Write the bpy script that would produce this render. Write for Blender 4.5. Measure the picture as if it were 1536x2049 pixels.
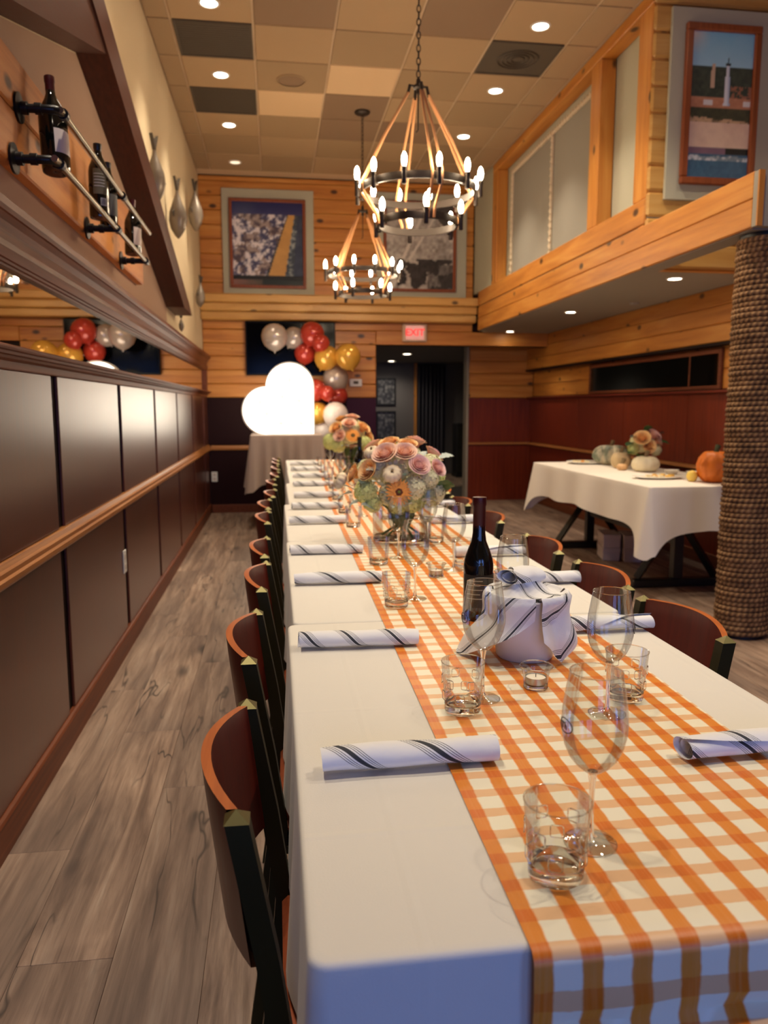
import bpy, math, random
from mathutils import Vector, Matrix
random.seed(7)
R_ = math.radians
for o in list(bpy.data.objects): bpy.data.objects.remove(o)
scene = bpy.context.scene
COL = scene.collection

# ------------------------------------------------------------------ camera
F_PX, CX, CY, VX, VY = 1540.0, 768.0, 1024.5, 550.0, 814.0
fwd = Vector((VX-CX, VY-CY, F_PX)).normalized()          # world +Y in camera axes (x right, y down, z ahead)
upv = Vector((0, -F_PX, VY-CY)).normalized()
rgt = fwd.cross(upv)
if rgt.x < 0: rgt = -rgt
M = Matrix((rgt, fwd, upv))
cam = bpy.data.cameras.new('camera'); cam_o = bpy.data.objects.new('camera', cam); COL.objects.link(cam_o)
ax = M @ Vector((1,0,0)); ay = M @ Vector((0,-1,0)); az = M @ Vector((0,0,-1))
cam_o.matrix_world = Matrix(((ax.x,ay.x,az.x,0),(ax.y,ay.y,az.y,0),(ax.z,ay.z,az.z,1.28),(0,0,0,1)))
cam.sensor_fit = 'VERTICAL'; cam.sensor_height = 36.0; cam.lens = 36.0*F_PX/2049.0
cam.clip_start = 0.02; cam.clip_end = 60
cam.dof.use_dof = True; cam.dof.focus_distance = 1.4; cam.dof.aperture_fstop = 5.2
scene.camera = cam_o

# ------------------------------------------------------------------ view, world, daylight from the street windows
scene.view_settings.view_transform = 'Standard'; scene.view_settings.look = 'None'
scene.view_settings.gamma = 1.0; scene.view_settings.use_curve_mapping = False
scene.view_settings.exposure = 1.0
W = bpy.data.worlds.new('dusk'); scene.world = W; W.use_nodes = True
W.node_tree.nodes['Background'].inputs[0].default_value = (0.25, 0.42, 1.0, 1)
W.node_tree.nodes['Background'].inputs[1].default_value = 0.2
WARM = (1.0, 0.86, 0.67)
E_DOWN, E_BULB, E_HEART, E_DAY, E_SOFF = 54.0, 72.0, 2.7, 22.0, 12.0
def area(name, loc, rot, sx, sy, e, col):
    l = bpy.data.lights.new(name, 'AREA'); l.shape = 'RECTANGLE'; l.size = sx; l.size_y = sy; l.energy = e; l.color = col
    o = bpy.data.objects.new(name, l); COL.objects.link(o); o.location = loc; o.rotation_euler = rot; return o
area('street_daylight', (0.0,-3.1,1.45), (R_(90),0,0), 1.3, 2.0, E_DAY, (0.20,0.36,1.0))
area('street_daylight', (2.0,-3.1,1.45), (R_(90),0,0), 1.3, 2.0, E_DAY, (0.20,0.36,1.0))

# ------------------------------------------------------------------ mesh helpers
class MB:
    def __init__(s): s.v=[]; s.f=[]; s.uv=[]
    def add(s, vs, fs, uv=None):
        b=len(s.v); s.v += [tuple(p) for p in vs]; s.f += [tuple(i+b for i in q) for q in fs]
        s.uv += (list(uv) if uv else [(p[0],p[1]) for p in vs]); return s
    def box(s,x0,x1,y0,y1,z0,z1,c=0.0):
        if c<=0:
            vs=[(x,y,z) for z in(z0,z1) for y in(y0,y1) for x in(x0,x1)]
            return s.add(vs,[(0,2,3,1),(4,5,7,6),(0,1,5,4),(2,6,7,3),(0,4,6,2),(1,3,7,5)])
        c=min(c,(x1-x0)*.45,(y1-y0)*.45,(z1-z0)*.45)
        vs=[];idx={}
        for i in(0,1):
            for j in(0,1):
                for k in(0,1):
                    X=(x0,x1)[i];Y=(y0,y1)[j];Z=(z0,z1)[k];sx,sy,sz=(1-2*i)*c,(1-2*j)*c,(1-2*k)*c
                    idx[(i,j,k,0)]=len(vs);vs.append((X,Y+sy,Z+sz))
                    idx[(i,j,k,1)]=len(vs);vs.append((X+sx,Y,Z+sz))
                    idx[(i,j,k,2)]=len(vs);vs.append((X+sx,Y+sy,Z))
        fs=[]
        def q(l,n):
            ps=[Vector(vs[a]) for a in l]; nn=(ps[1]-ps[0]).cross(ps[2]-ps[0])
            fs.append(tuple(l) if nn.dot(Vector(n))>0 else tuple(reversed(l)))
        for a in(0,1):
            n=1 if a else -1
            q([idx[(a,0,0,0)],idx[(a,1,0,0)],idx[(a,1,1,0)],idx[(a,0,1,0)]],(n,0,0))
            q([idx[(0,a,0,1)],idx[(1,a,0,1)],idx[(1,a,1,1)],idx[(0,a,1,1)]],(0,n,0))
            q([idx[(0,0,a,2)],idx[(1,0,a,2)],idx[(1,1,a,2)],idx[(0,1,a,2)]],(0,0,n))
            for b in(0,1):
                m=1 if b else -1
                q([idx[(a,b,0,0)],idx[(a,b,1,0)],idx[(a,b,1,1)],idx[(a,b,0,1)]],(n,m,0))
                q([idx[(a,0,b,0)],idx[(a,1,b,0)],idx[(a,1,b,2)],idx[(a,0,b,2)]],(n,0,m))
                q([idx[(0,a,b,1)],idx[(1,a,b,1)],idx[(1,a,b,2)],idx[(0,a,b,2)]],(0,n,m))
                for d in(0,1):
                    q([idx[(a,b,d,0)],idx[(a,b,d,1)],idx[(a,b,d,2)]],(n,m,1 if d else -1))
        return s.add(vs,fs)
    def lathe(s,prof,n=24,cx=0,cy=0,cz=0,cap=True,rfun=None):
        vs=[];fs=[];uv=[];m=len(prof)
        for i in range(n):
            a=2*math.pi*i/n
            for j,(r,z) in enumerate(prof):
                k=rfun(a,j/(m-1)) if rfun else 1
                vs.append((cx+r*k*math.cos(a),cy+r*k*math.sin(a),cz+z)); uv.append((i/n,j/max(1,m-1)))
        for i in range(n):
            i2=(i+1)%n
            for j in range(m-1):
                fs.append((i*m+j,i2*m+j,i2*m+j+1,i*m+j+1))
        if cap:
            if prof[0][0]>1e-6: fs.append(tuple(i*m for i in reversed(range(n))))
            if prof[-1][0]>1e-6: fs.append(tuple(i*m+m-1 for i in range(n)))
        return s.add(vs,fs,uv)
    def tube(s,path,r,n=8,closed=False,cap=True):
        P=[Vector(p) for p in path];m=len(P);vs=[];fs=[];uv=[];ln=0
        T=[]
        for i in range(m):
            a=P[(i-1)%m] if (closed or i>0) else P[i]; b=P[(i+1)%m] if (closed or i<m-1) else P[i]
            T.append((b-a).normalized())
        up=Vector((0,0,1)) if abs(T[0].z)<.9 else Vector((1,0,0))
        nrm=(up-T[0]*up.dot(T[0])).normalized()
        for i in range(m):
            if i>0:
                nrm=(nrm-T[i]*nrm.dot(T[i])).normalized(); ln+=(P[i]-P[i-1]).length
            bn=T[i].cross(nrm); rr=r[i] if isinstance(r,(list,tuple)) else r
            for k in range(n):
                a=2*math.pi*k/n; p=P[i]+nrm*math.cos(a)*rr+bn*math.sin(a)*rr
                vs.append(p); uv.append((k/n,ln))
        for i in range(m if closed else m-1):
            i2=(i+1)%m
            for k in range(n):
                k2=(k+1)%n; fs.append((i*n+k,i*n+k2,i2*n+k2,i2*n+k))
        if cap and not closed:
            fs.append(tuple(reversed(range(n)))); fs.append(tuple((m-1)*n+k for k in range(n)))
        return s.add(vs,fs,uv)
    def grid(s,fn,nu,nv,wrapu=False,uvf=None):
        vs=[];uv=[];fs=[];c=nu if wrapu else nu+1
        for j in range(nv+1):
            for i in range(c):
                u=i/nu;v=j/nv;vs.append(fn(u,v));uv.append(uvf(u,v) if uvf else (u,v))
        for j in range(nv):
            for i in range(nu):
                i2=(i+1)%c; fs.append((j*c+i,j*c+i2,(j+1)*c+i2,(j+1)*c+i))
        return s.add(vs,fs,uv)
    def ball(s,c,rx,ry=None,rz=None,n=12,m=8):
        ry=rx if ry is None else ry; rz=rx if rz is None else rz
        prof=[(max(1e-5,math.sin(math.pi*j/m)),-math.cos(math.pi*j/m)) for j in range(m+1)]
        t=MB().lathe(prof,n,cap=False)
        return s.add([(c[0]+p[0]*rx,c[1]+p[1]*ry,c[2]+p[2]*rz) for p in t.v],t.f,t.uv)
    def extrude(s,poly,axis,a,b):
        # polygon of 2D points extruded along axis ('x','y','z') from a to b
        def P(p,t): return {'x':(t,p[0],p[1]),'y':(p[0],t,p[1]),'z':(p[0],p[1],t)}[axis]
        n=len(poly); vs=[P(p,a) for p in poly]+[P(p,b) for p in poly]
        ar=sum(poly[i][0]*poly[(i+1)%n][1]-poly[(i+1)%n][0]*poly[i][1] for i in range(n))
        fs=[(i,(i+1)%n,n+(i+1)%n,n+i) for i in range(n)]+[tuple(reversed(range(n))),tuple(range(n,2*n))]
        flip=(ar<0)!=(axis=='y')
        if flip: fs=[tuple(reversed(q)) for q in fs]
        return s.add(vs,fs)
    def xf(s,m,start=0):
        for i in range(start,len(s.v)): s.v[i]=tuple(m@Vector(s.v[i]))
        return s
    def merge(s,o,m=None):
        return s.add([tuple(m@Vector(p)) for p in o.v] if m else o.v,o.f,o.uv)
    def mesh(s,name,mats=None,smooth=True,ang=35):
        me=bpy.data.meshes.new(name); me.from_pydata(s.v,[],s.f)
        uvl=me.uv_layers.new(name='UVMap'); uvs=s.uv
        for l in me.loops: uvl.data[l.index].uv=uvs[l.vertex_index]
        if smooth:
            me.polygons.foreach_set('use_smooth',[True]*len(me.polygons))
            if ang: me.set_sharp_from_angle(angle=R_(ang))
        if mats: me.materials.append(mats)
        me.update(); return me
    def obj(s,name,mat,parent=None,loc=None,rot=None,smooth=True,ang=35,label=None):
        return link(name,s.mesh(name,mat,smooth,ang),parent,loc,rot,label)
def link(name,me,parent=None,loc=None,rot=None,label=None):
    o=bpy.data.objects.new(name,me); COL.objects.link(o)
    if parent: o.parent=parent
    if loc: o.location=loc
    if rot: o.rotation_euler=rot
    if label: o['label']=label
    return o
def tag(o,label,cat,group=None,kind=None):
    o['label']=label; o['category']=cat
    if group:o['group']=group
    if kind:o['kind']=kind
    return o
def thing(name,label,cat,loc=(0,0,0),rot=None,group=None):
    o=bpy.data.objects.new(name,None); o.empty_display_size=.1; COL.objects.link(o); o.location=loc
    if rot:o.rotation_euler=rot
    return tag(o,label,cat,group)
def struct(o): o['kind']='structure'; return o
def dup(root,loc=None,rotz=None,label=None,parent=None):
    c=root.copy(); COL.objects.link(c); c.parent=parent
    if loc:c.location=loc
    if rotz is not None:c.rotation_euler=(root.rotation_euler[0],root.rotation_euler[1],rotz)
    if label:c['label']=label
    for ch in list(root.children): dup(ch,parent=c)
    return c
ORD=['first','second','third','fourth','fifth','sixth','seventh','eighth','ninth','tenth','eleventh','twelfth','thirteenth']

# ------------------------------------------------------------------ materials
def newmat(name):
    m=bpy.data.materials.new(name); m.use_nodes=True; nt=m.node_tree
    return m,nt,nt.nodes['Principled BSDF'],nt.nodes['Material Output']
def S(c):   # sRGB 0-255 -> linear
    return tuple(((x/255)/12.92 if x/255<=.04045 else ((x/255+.055)/1.055)**2.4) for x in c)+(1,)
def mat(name,c,rough=.5,metal=0,spec=.5,**kw):
    m,nt,b,o=newmat(name); b.inputs['Base Color'].default_value=S(c); b.inputs['Roughness'].default_value=rough
    b.inputs['Metallic'].default_value=metal; b.inputs['Specular IOR Level'].default_value=spec
    for k,v in kw.items(): b.inputs[k.replace('_',' ')].default_value=v
    return m
def nd(nt,t,**kw):
    n=nt.nodes.new(t)
    for k,v in kw.items():
        if k.startswith('i_'):
            key=k[2:]; n.inputs[int(key) if key.isdigit() else key.replace('_',' ')].default_value=v
        else: setattr(n,k,v)
    return n
def ramp(nt,stops,interp='LINEAR'):
    r=nt.nodes.new('ShaderNodeValToRGB'); r.color_ramp.interpolation=interp; e=r.color_ramp.elements
    while len(e)<len(stops): e.new(.5)
    for i,(p,c) in enumerate(stops): e[i].position=p; e[i].color=c if len(c)==4 else S(c)
    return r
def math_(nt,op,a,b=None,**kw):
    n=nt.nodes.new('ShaderNodeMath'); n.operation=op
    for i,x in enumerate((a,b)):
        if x is None: continue
        if isinstance(x,(int,float)): n.inputs[i].default_value=x
        else: nt.links.new(x,n.inputs[i])
    return n.outputs[0]
def mixc(nt,f,a,b,blend='MIX'):
    n=nt.nodes.new('ShaderNodeMix'); n.data_type='RGBA'; n.blend_type=blend
    for i,x in ((0,f),(6,a),(7,b)):
        if isinstance(x,(int,float)): n.inputs[i].default_value=x
        elif isinstance(x,tuple): n.inputs[i].default_value=x
        else: nt.links.new(x,n.inputs[i])
    return n.outputs[2]
def coords(nt,scale,rand=0.0,src='Object'):
    tc=nt.nodes.new('ShaderNodeTexCoord'); mp=nt.nodes.new('ShaderNodeMapping'); mp.inputs['Scale'].default_value=scale
    out=tc.outputs[src]
    if rand:
        oi=nt.nodes.new('ShaderNodeObjectInfo'); v=nt.nodes.new('ShaderNodeVectorMath'); v.operation='SCALE'
        c=nt.nodes.new('ShaderNodeCombineXYZ')
        nt.links.new(oi.outputs['Random'],c.inputs[0]); nt.links.new(math_(nt,'MULTIPLY',oi.outputs['Random'],3.7),c.inputs[1]); nt.links.new(math_(nt,'MULTIPLY',oi.outputs['Random'],7.3),c.inputs[2])
        nt.links.new(c.outputs[0],v.inputs[0]); v.inputs['Scale'].default_value=rand
        a=nt.nodes.new('ShaderNodeVectorMath'); a.operation='ADD'; nt.links.new(out,a.inputs[0]); nt.links.new(v.outputs[0],a.inputs[1]); out=a.outputs[0]
    nt.links.new(out,mp.inputs['Vector']); return mp.outputs[0]
def noise(nt,vec,scale,detail=4,rough=.55,dist=0):
    n=nt.nodes.new('ShaderNodeTexNoise'); n.inputs['Scale'].default_value=scale; n.inputs['Detail'].default_value=detail
    n.inputs['Roughness'].default_value=rough; n.inputs['Distortion'].default_value=dist; nt.links.new(vec,n.inputs['Vector']); return n.outputs['Fac']
def bump(nt,b,h,strength=.3,dist=.01):
    n=nt.nodes.new('ShaderNodeBump'); n.inputs['Strength'].default_value=strength; n.inputs['Distance'].default_value=dist
    nt.links.new(h,n.inputs['Height']); nt.links.new(n.outputs[0],b.inputs['Normal'])
def pine(name,axis,c0,c1,c2,knots=True,rough=.45):
    m,nt,b,o=newmat(name); i='xyz'.index(axis)
    sc=[9,9,9]; sc[i]=.7; g=noise(nt,coords(nt,tuple(sc),5),1.6,5,.6,.4)
    sc=[1.2,1.2,1.2]; sc[i]=.5; big=noise(nt,coords(nt,tuple(sc),5),1.5,2)
    r=ramp(nt,[(.25,c0),(.5,c1),(.75,c2)]); nt.links.new(g,r.inputs[0])
    col=mixc(nt,math_(nt,'MULTIPLY',big,.45),r.outputs[0],S(c0))
    if knots:
        sc=[5.5,5.5,5.5]; sc[i]=3.2; v=nt.nodes.new('ShaderNodeTexVoronoi'); v.inputs['Scale'].default_value=1.0
        nt.links.new(coords(nt,tuple(sc),5),v.inputs['Vector'])
        kr=ramp(nt,[(.0,(0,0,0,1)),(.10,(.15,.15,.15,1)),(.17,(1,1,1,1))]); nt.links.new(v.outputs['Distance'],kr.inputs[0])
        dark=tuple(x*.33 for x in c0)
        col=mixc(nt,kr.outputs[0],S(dark),col)
    nt.links.new(col,b.inputs['Base Color']); b.inputs['Roughness'].default_value=rough
    bump(nt,b,g,.12,.004); return m
PA=((164,98,36),(202,132,54),(222,162,80))
PINE_X=pine('pine_x','x',*PA); PINE_Y=pine('pine_y','y',*PA); PINE_Z=pine('pine_z','z',*PA)
PB=((178,126,58),(206,158,84),(220,178,108))
PALE_X=pine('pale_pine_x','x',*PB); PALE_Y=pine('pale_pine_y','y',*PB)
RUSTIC=pine('rustic_board','y',(158,88,32),(206,130,56),(222,154,78),rough=.55)
def darkwood(name,axis,c0,c1,rough=.33,spec=.5,coat=0):
    m,nt,b,o=newmat(name); i='xyz'.index(axis); sc=[40,40,40]; sc[i]=1.2
    g=noise(nt,coords(nt,tuple(sc),3),1.5,4,.6); r=ramp(nt,[(.3,c0),(.7,c1)]); nt.links.new(g,r.inputs[0])
    nt.links.new(r.outputs[0],b.inputs['Base Color']); b.inputs['Specular IOR Level'].default_value=spec
    rr=math_(nt,'ADD',math_(nt,'MULTIPLY',g,.12),rough-.06); nt.links.new(rr,b.inputs['Roughness'])
    b.inputs['Coat Weight'].default_value=coat; b.inputs['Coat Roughness'].default_value=.28
    bump(nt,b,g,.06,.003); return m
MAHOG=darkwood('mahogany_panel','z',(80,34,19),(104,52,32),.36,.6,.6)
MAHOG_Y=darkwood('mahogany_trim','y',(92,44,24),(126,70,42),.48,.25)
RED_WOOD=darkwood('red_mahogany_panel','z',(94,31,14),(124,48,22),.34,.4)
GROOVE=mat('groove_strip',(24,9,7),.6,spec=.2)
OAKRAIL=darkwood('oak_rail','y',(150,92,46),(188,126,70),.38)
OAKRAIL_X=darkwood('oak_rail_x','x',(150,92,46),(188,126,70),.38)
RAFTER=darkwood('rafter_stain','y',(58,22,14),(80,36,24),.45,.35)
PLUM=mat('plum_paint',(60,28,52),.6,spec=.15)
PLUM_D=mat('dark_plum_paint',(36,12,13),.6,spec=.15)
BEIGE=mat('beige_wall_paint',(206,186,150),.85)
TAUPE=mat('taupe_wall_paint',(190,168,142),.85)
GREYGREEN=mat('grey_green_panel',(178,174,152),.8)
GREYPAINT=mat('grey_soffit_paint',(150,142,128),.8)
HALLGREY=mat('hall_grey_paint',(150,146,142),.8)
HALLDARK=mat('hall_dark_paint',(104,100,100),.8)
WHITE=mat('white_plastic',(232,228,220),.4)
BLACK=mat('black_metal',(26,25,20),.32,0,.6)
BLACKM=mat('black_pipe',(30,28,28),.35,.6)
STEEL=mat('brushed_steel',(140,130,112),.3,1)
BRASS=mat('chair_cap_metal',(112,104,62),.38,.6)
CHAIRPOST=mat('chair_post_lacquer',(46,40,14),.42,0,.15)
BRONZE=mat('ring_iron',(58,48,40),.45,.55)
ROPE_T=mat('chandelier_rope',(196,140,92),.9)
SEAT=darkwood('chair_seat_wood','x',(160,76,44),(184,98,60),.38)
SLAT=darkwood('chair_back_slat','z',(84,24,15),(104,34,22),.32,.45)
SLATEDGE=darkwood('chair_slat_edge','y',(158,78,30),(190,102,42),.4,.3)
TILE=[mat('ceiling_tile_%s'%n,c,.9) for n,c in (('mid',(174,146,110)),('light',(220,188,146)),('dark',(142,116,90)),('tan',(162,136,102)))]
TBAR=mat('ceiling_grid',(206,180,146),.8)
GRILLE=mat('vent_grille',(84,74,60),.7)
def floor_mat():
    m,nt,b,o=newmat('grey_oak_plank')
    v=coords(nt,(16,1.1,1),11); g=noise(nt,v,1.4,6,.62,.5)
    v2=coords(nt,(3.2,.9,1),11); big=noise(nt,v2,1.3,3)
    v3=coords(nt,(90,4,1),11); fine=noise(nt,v3,1,3,.7)
    r=ramp(nt,[(.22,(76,58,50)),(.42,(138,112,94)),(.58,(178,150,128)),(.78,(204,182,160))]); nt.links.new(g,r.inputs[0])
    col=mixc(nt,ramp_out(nt,big,[(.35,0),(.7,.6)]),r.outputs[0],S((92,78,72)))
    col=mixc(nt,ramp_out(nt,fine,[(.45,0),(.75,.4)]),col,S((86,68,58)))
    # cracks: thin dark lines along the grain
    vc=coords(nt,(9,1.0,1),23); n1=noise(nt,vc,1.0,3,.45,.35)
    cr=math_(nt,'ABSOLUTE',math_(nt,'SUBTRACT',n1,.5))
    mask=noise(nt,coords(nt,(5,1.6,1),31),1.0,2)
    ck=math_(nt,'MULTIPLY',ramp_out(nt,cr,[(.0,1),(.012,0)]),ramp_out(nt,mask,[(.46,0),(.56,1)]))
    col=mixc(nt,math_(nt,'MULTIPLY',ck,.95),col,S((40,32,30)))
    # knots
    vo=nt.nodes.new('ShaderNodeTexVoronoi'); vo.inputs['Scale'].default_value=1.0; nt.links.new(coords(nt,(5.5,1.9,1),17),vo.inputs['Vector'])
    kn=ramp_out(nt,math_(nt,'ADD',vo.outputs['Distance'],math_(nt,'MULTIPLY',math_(nt,'SUBTRACT',n1,.5),.5)),[(.05,1),(.20,0)])
    col=mixc(nt,math_(nt,'MULTIPLY',kn,.92),col,S((58,48,44)))
    oi=nt.nodes.new('ShaderNodeObjectInfo')
    col=mixc(nt,math_(nt,'MULTIPLY',oi.outputs['Random'],.35),col,S((118,98,84)))
    nt.links.new(col,b.inputs['Base Color']); b.inputs['Roughness'].default_value=.48
    bump(nt,b,math_(nt,'SUBTRACT',g,ck),.15,.003); return m
def ramp_out(nt,src,stops):
    r=nt.nodes.new('ShaderNodeMapRange'); nt.links.new(src,r.inputs[0])
    r.inputs[1].default_value=stops[0][0]; r.inputs[3].default_value=stops[0][1]
    r.inputs[2].default_value=stops[1][0]; r.inputs[4].default_value=stops[1][1]; return r.outputs[0]
FLOORM=floor_mat()
FLOORGAP=mat('floor_joint',(50,40,34),.8)
def cloth_mat(name,c,bs=.12,crease=False):
    m,nt,b,o=newmat(name); n=noise(nt,coords(nt,(1,1,1)),420,2); big=noise(nt,coords(nt,(2,2,2)),2.2,3)
    col=mixc(nt,math_(nt,'MULTIPLY',big,.12),S(c),S(tuple(x*.86 for x in c)))
    nt.links.new(col,b.inputs['Base Color']); b.inputs['Roughness'].default_value=.75; b.inputs['Sheen Weight'].default_value=.1
    h=math_(nt,'ADD',math_(nt,'MULTIPLY',n,.12),big)
    if crease:
        tc=nt.nodes.new('ShaderNodeTexCoord'); sp=nt.nodes.new('ShaderNodeSeparateXYZ'); nt.links.new(tc.outputs['Object'],sp.inputs[0])
        for ch,per,off in ((0,.345,.135),(1,.39,.10)):
            f=math_(nt,'FRACT',math_(nt,'ADD',math_(nt,'DIVIDE',math_(nt,'SUBTRACT',sp.outputs[ch],off),per),.5))
            d=math_(nt,'ABSOLUTE',math_(nt,'SUBTRACT',f,.5)); h=math_(nt,'ADD',h,ramp_out(nt,d,[(0,.35),(.022,0)]))
    bump(nt,b,h,bs,.012); return m
LINEN=cloth_mat('white_linen',(224,218,206),.14,True)
LINEN_B=cloth_mat('buffet_linen',(232,222,208))
GREYCLOTH=cloth_mat('taupe_linen',(176,156,142))
def gingham():
    m,nt,b,o=newmat('gingham_paper'); P=.0505
    tc=nt.nodes.new('ShaderNodeTexCoord'); sp=nt.nodes.new('ShaderNodeSeparateXYZ'); nt.links.new(tc.outputs['UV'],sp.inputs[0])
    wob=noise(nt,coords(nt,(30,30,30),0,'UV'),1,3)
    w=math_(nt,'MULTIPLY',math_(nt,'SUBTRACT',wob,.5),.006)
    def stripe(ch,width,off,soft):
        f=math_(nt,'FRACT',math_(nt,'DIVIDE',math_(nt,'ADD',math_(nt,'ADD',sp.outputs[ch],off),w),P))
        d=math_(nt,'ABSOLUTE',math_(nt,'SUBTRACT',f,.5))
        return ramp_out(nt,d,[(width/2,1),(width/2+soft,0)])
    sx=stripe(0,.37,.0165,.05); sy=stripe(1,.38,.0,.02)
    streak=noise(nt,coords(nt,(260,6,1),0,'UV'),1,3)
    base=S((240,232,206)); peach=S((230,180,128)); orange=S((224,134,36)); deep=S((214,108,8))
    row=mixc(nt,math_(nt,'MULTIPLY',sy,.92),base,peach); ob=mixc(nt,sy,orange,deep)
    ob=mixc(nt,math_(nt,'MULTIPLY',ramp_out(nt,streak,[(.45,0),(.75,1)]),.35),ob,S((232,158,92)))
    col=mixc(nt,sx,row,ob)
    nt.links.new(col,b.inputs['Base Color']); b.inputs['Roughness'].default_value=.42; return m
GINGHAM=gingham()
def napkin_mat():
    m,nt,b,o=newmat('striped_napkin'); P=.105
    tc=nt.nodes.new('ShaderNodeTexCoord'); sp=nt.nodes.new('ShaderNodeSeparateXYZ'); nt.links.new(tc.outputs['UV'],sp.inputs[0])
    oi=nt.nodes.new('ShaderNodeObjectInfo')
    s=math_(nt,'ADD',math_(nt,'ADD',sp.outputs[0],math_(nt,'MULTIPLY',sp.outputs[1],1.0)),math_(nt,'MULTIPLY',oi.outputs['Random'],.05))
    f=math_(nt,'FRACT',math_(nt,'DIVIDE',s,P))
    w=(232,230,228); d=(50,52,58); stops=[(0,w)]
    x=.22
    for wd,gap in ((.012,.028),(.012,.028),(.012,.034),(.085,.034),(.012,.028),(.012,.028),(.012,.028)):
        stops.append((x,d)); stops.append((x+wd,w)); x+=wd+gap
    r=ramp(nt,stops,'CONSTANT'); nt.links.new(f,r.inputs[0]); nt.links.new(r.outputs[0],b.inputs['Base Color'])
    b.inputs['Roughness'].default_value=.8; n=noise(nt,coords(nt,(1,1,1)),45,3); bump(nt,b,n,.15,.006); return m
NAPKIN=napkin_mat()
def thin_glass(name,tint=(.96,.97,.96),refl=1.0,edge=(.80,.77,.73)):
    # thin blown wall: clear in the middle, darker and shinier toward grazing angles
    m,nt,b,o=newmat(name); nt.nodes.remove(b)
    lw=nt.nodes.new('ShaderNodeLayerWeight'); lw.inputs[0].default_value=.5
    fr=nt.nodes.new('ShaderNodeFresnel'); fr.inputs[0].default_value=1.5
    p=math_(nt,'POWER',lw.outputs['Facing'],4.0)
    tr=nt.nodes.new('ShaderNodeBsdfTransparent'); nt.links.new(mixc(nt,p,tint+(1,),edge+(1,)),tr.inputs[0])
    gl=nt.nodes.new('ShaderNodeBsdfGlossy'); gl.inputs['Roughness'].default_value=.02
    mx=nt.nodes.new('ShaderNodeMixShader'); nt.links.new(math_(nt,'MINIMUM',math_(nt,'MULTIPLY',fr.outputs[0],refl),.55),mx.inputs[0])
    nt.links.new(tr.outputs[0],mx.inputs[1]); nt.links.new(gl.outputs[0],mx.inputs[2]); nt.links.new(mx.outputs[0],o.inputs[0]); return m
GLASS=thin_glass('clear_glass_wall')
def solid_glass(name,c=(255,255,255),ior=1.45,rough=0):
    m=mat(name,c,rough); b=m.node_tree.nodes['Principled BSDF']; b.inputs['Transmission Weight'].default_value=1; b.inputs['IOR'].default_value=ior; return m
GLASSB=solid_glass('clear_glass_solid',(246,246,240))
BOTTLE=mat('dark_bottle_glass',(10,12,10),.06,0,.7)
FOIL=mat('maroon_foil',(66,12,16),.35,.2)
FOILD=mat('black_foil',(16,14,14),.35)
LABELW=mat('pale_label',(206,192,180),.7)
LABELB=mat('black_label',(14,14,14),.6)
LABELG=mat('olive_label',(96,88,66),.6)
PRINT=mat('label_print',(190,190,184),.6)
INK=mat('ink_black',(16,16,20),.5)
def emit(name,c,s,base=None):
    m,nt,b,o=newmat(name); b.inputs['Base Color'].default_value=S(base or (240,235,225)); b.inputs['Emission Color'].default_value=c+(1,); b.inputs['Emission Strength'].default_value=s; return m
BULB=emit('bulb_glow',(1.0,.81,.56),E_BULB)
DOWNL=emit('downlight_lens',(1.0,.86,.66),14)
DOWND=emit('downlight_lens_dim',(1.0,.8,.55),.6)
MIRROR=mat('mirror_silver',(214,208,200),.015,1)
def picture(name):
    m,nt,b,o=newmat(name); a=nt.nodes.new('ShaderNodeVertexColor'); a.layer_name='print'; nt.links.new(a.outputs[0],b.inputs['Base Color'])
    b.inputs['Roughness'].default_value=.25; return m
PRINTED=picture('printed_photo')
FRAMEW=darkwood('picture_frame_wood','z',(120,56,26),(150,78,40),.35)

# ================================================================== STRUCTURE
ZC=3.92; XL=-0.83; XR=3.52; YB=9.5; YF=-2.6; YA=10.3; XM=2.43
def sbox(name,m,*a,c=0.0,parent=None):
    o=MB().box(*a,c=c).obj(name,m,parent,smooth=False)
    return struct(o) if parent is None else o
# ---- floor with planks
floor=sbox('floor',FLOORGAP,-1.0,3.75,YF,14.7,-.12,-.006)
pw,pl=.215,1.3
row=0; x=-.83
while x<3.52:
    y=.9-pl*((row*0.37)%1.0)
    while y<10.3:
        y1=min(y+pl,10.3 if x>2.4 or x<1.2 else 12.2)
        MB().box(0,min(pw,3.52-x)-.0006,0,y1-y-.0008,-.006,0,c=.0008).obj('plank',FLOORM,floor,(x,y,0),smooth=False)
        y+=pl
    x+=pw; row+=1
MB().box(-.83,3.52,YF,-.26,-.006,-.001).obj('floor_field',FLOORM,floor,smooth=False)
MB().box(1.15,3.7,12.2,14.6,-.006,-.001).obj('floor_field',FLOORM,floor,smooth=False)

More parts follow.
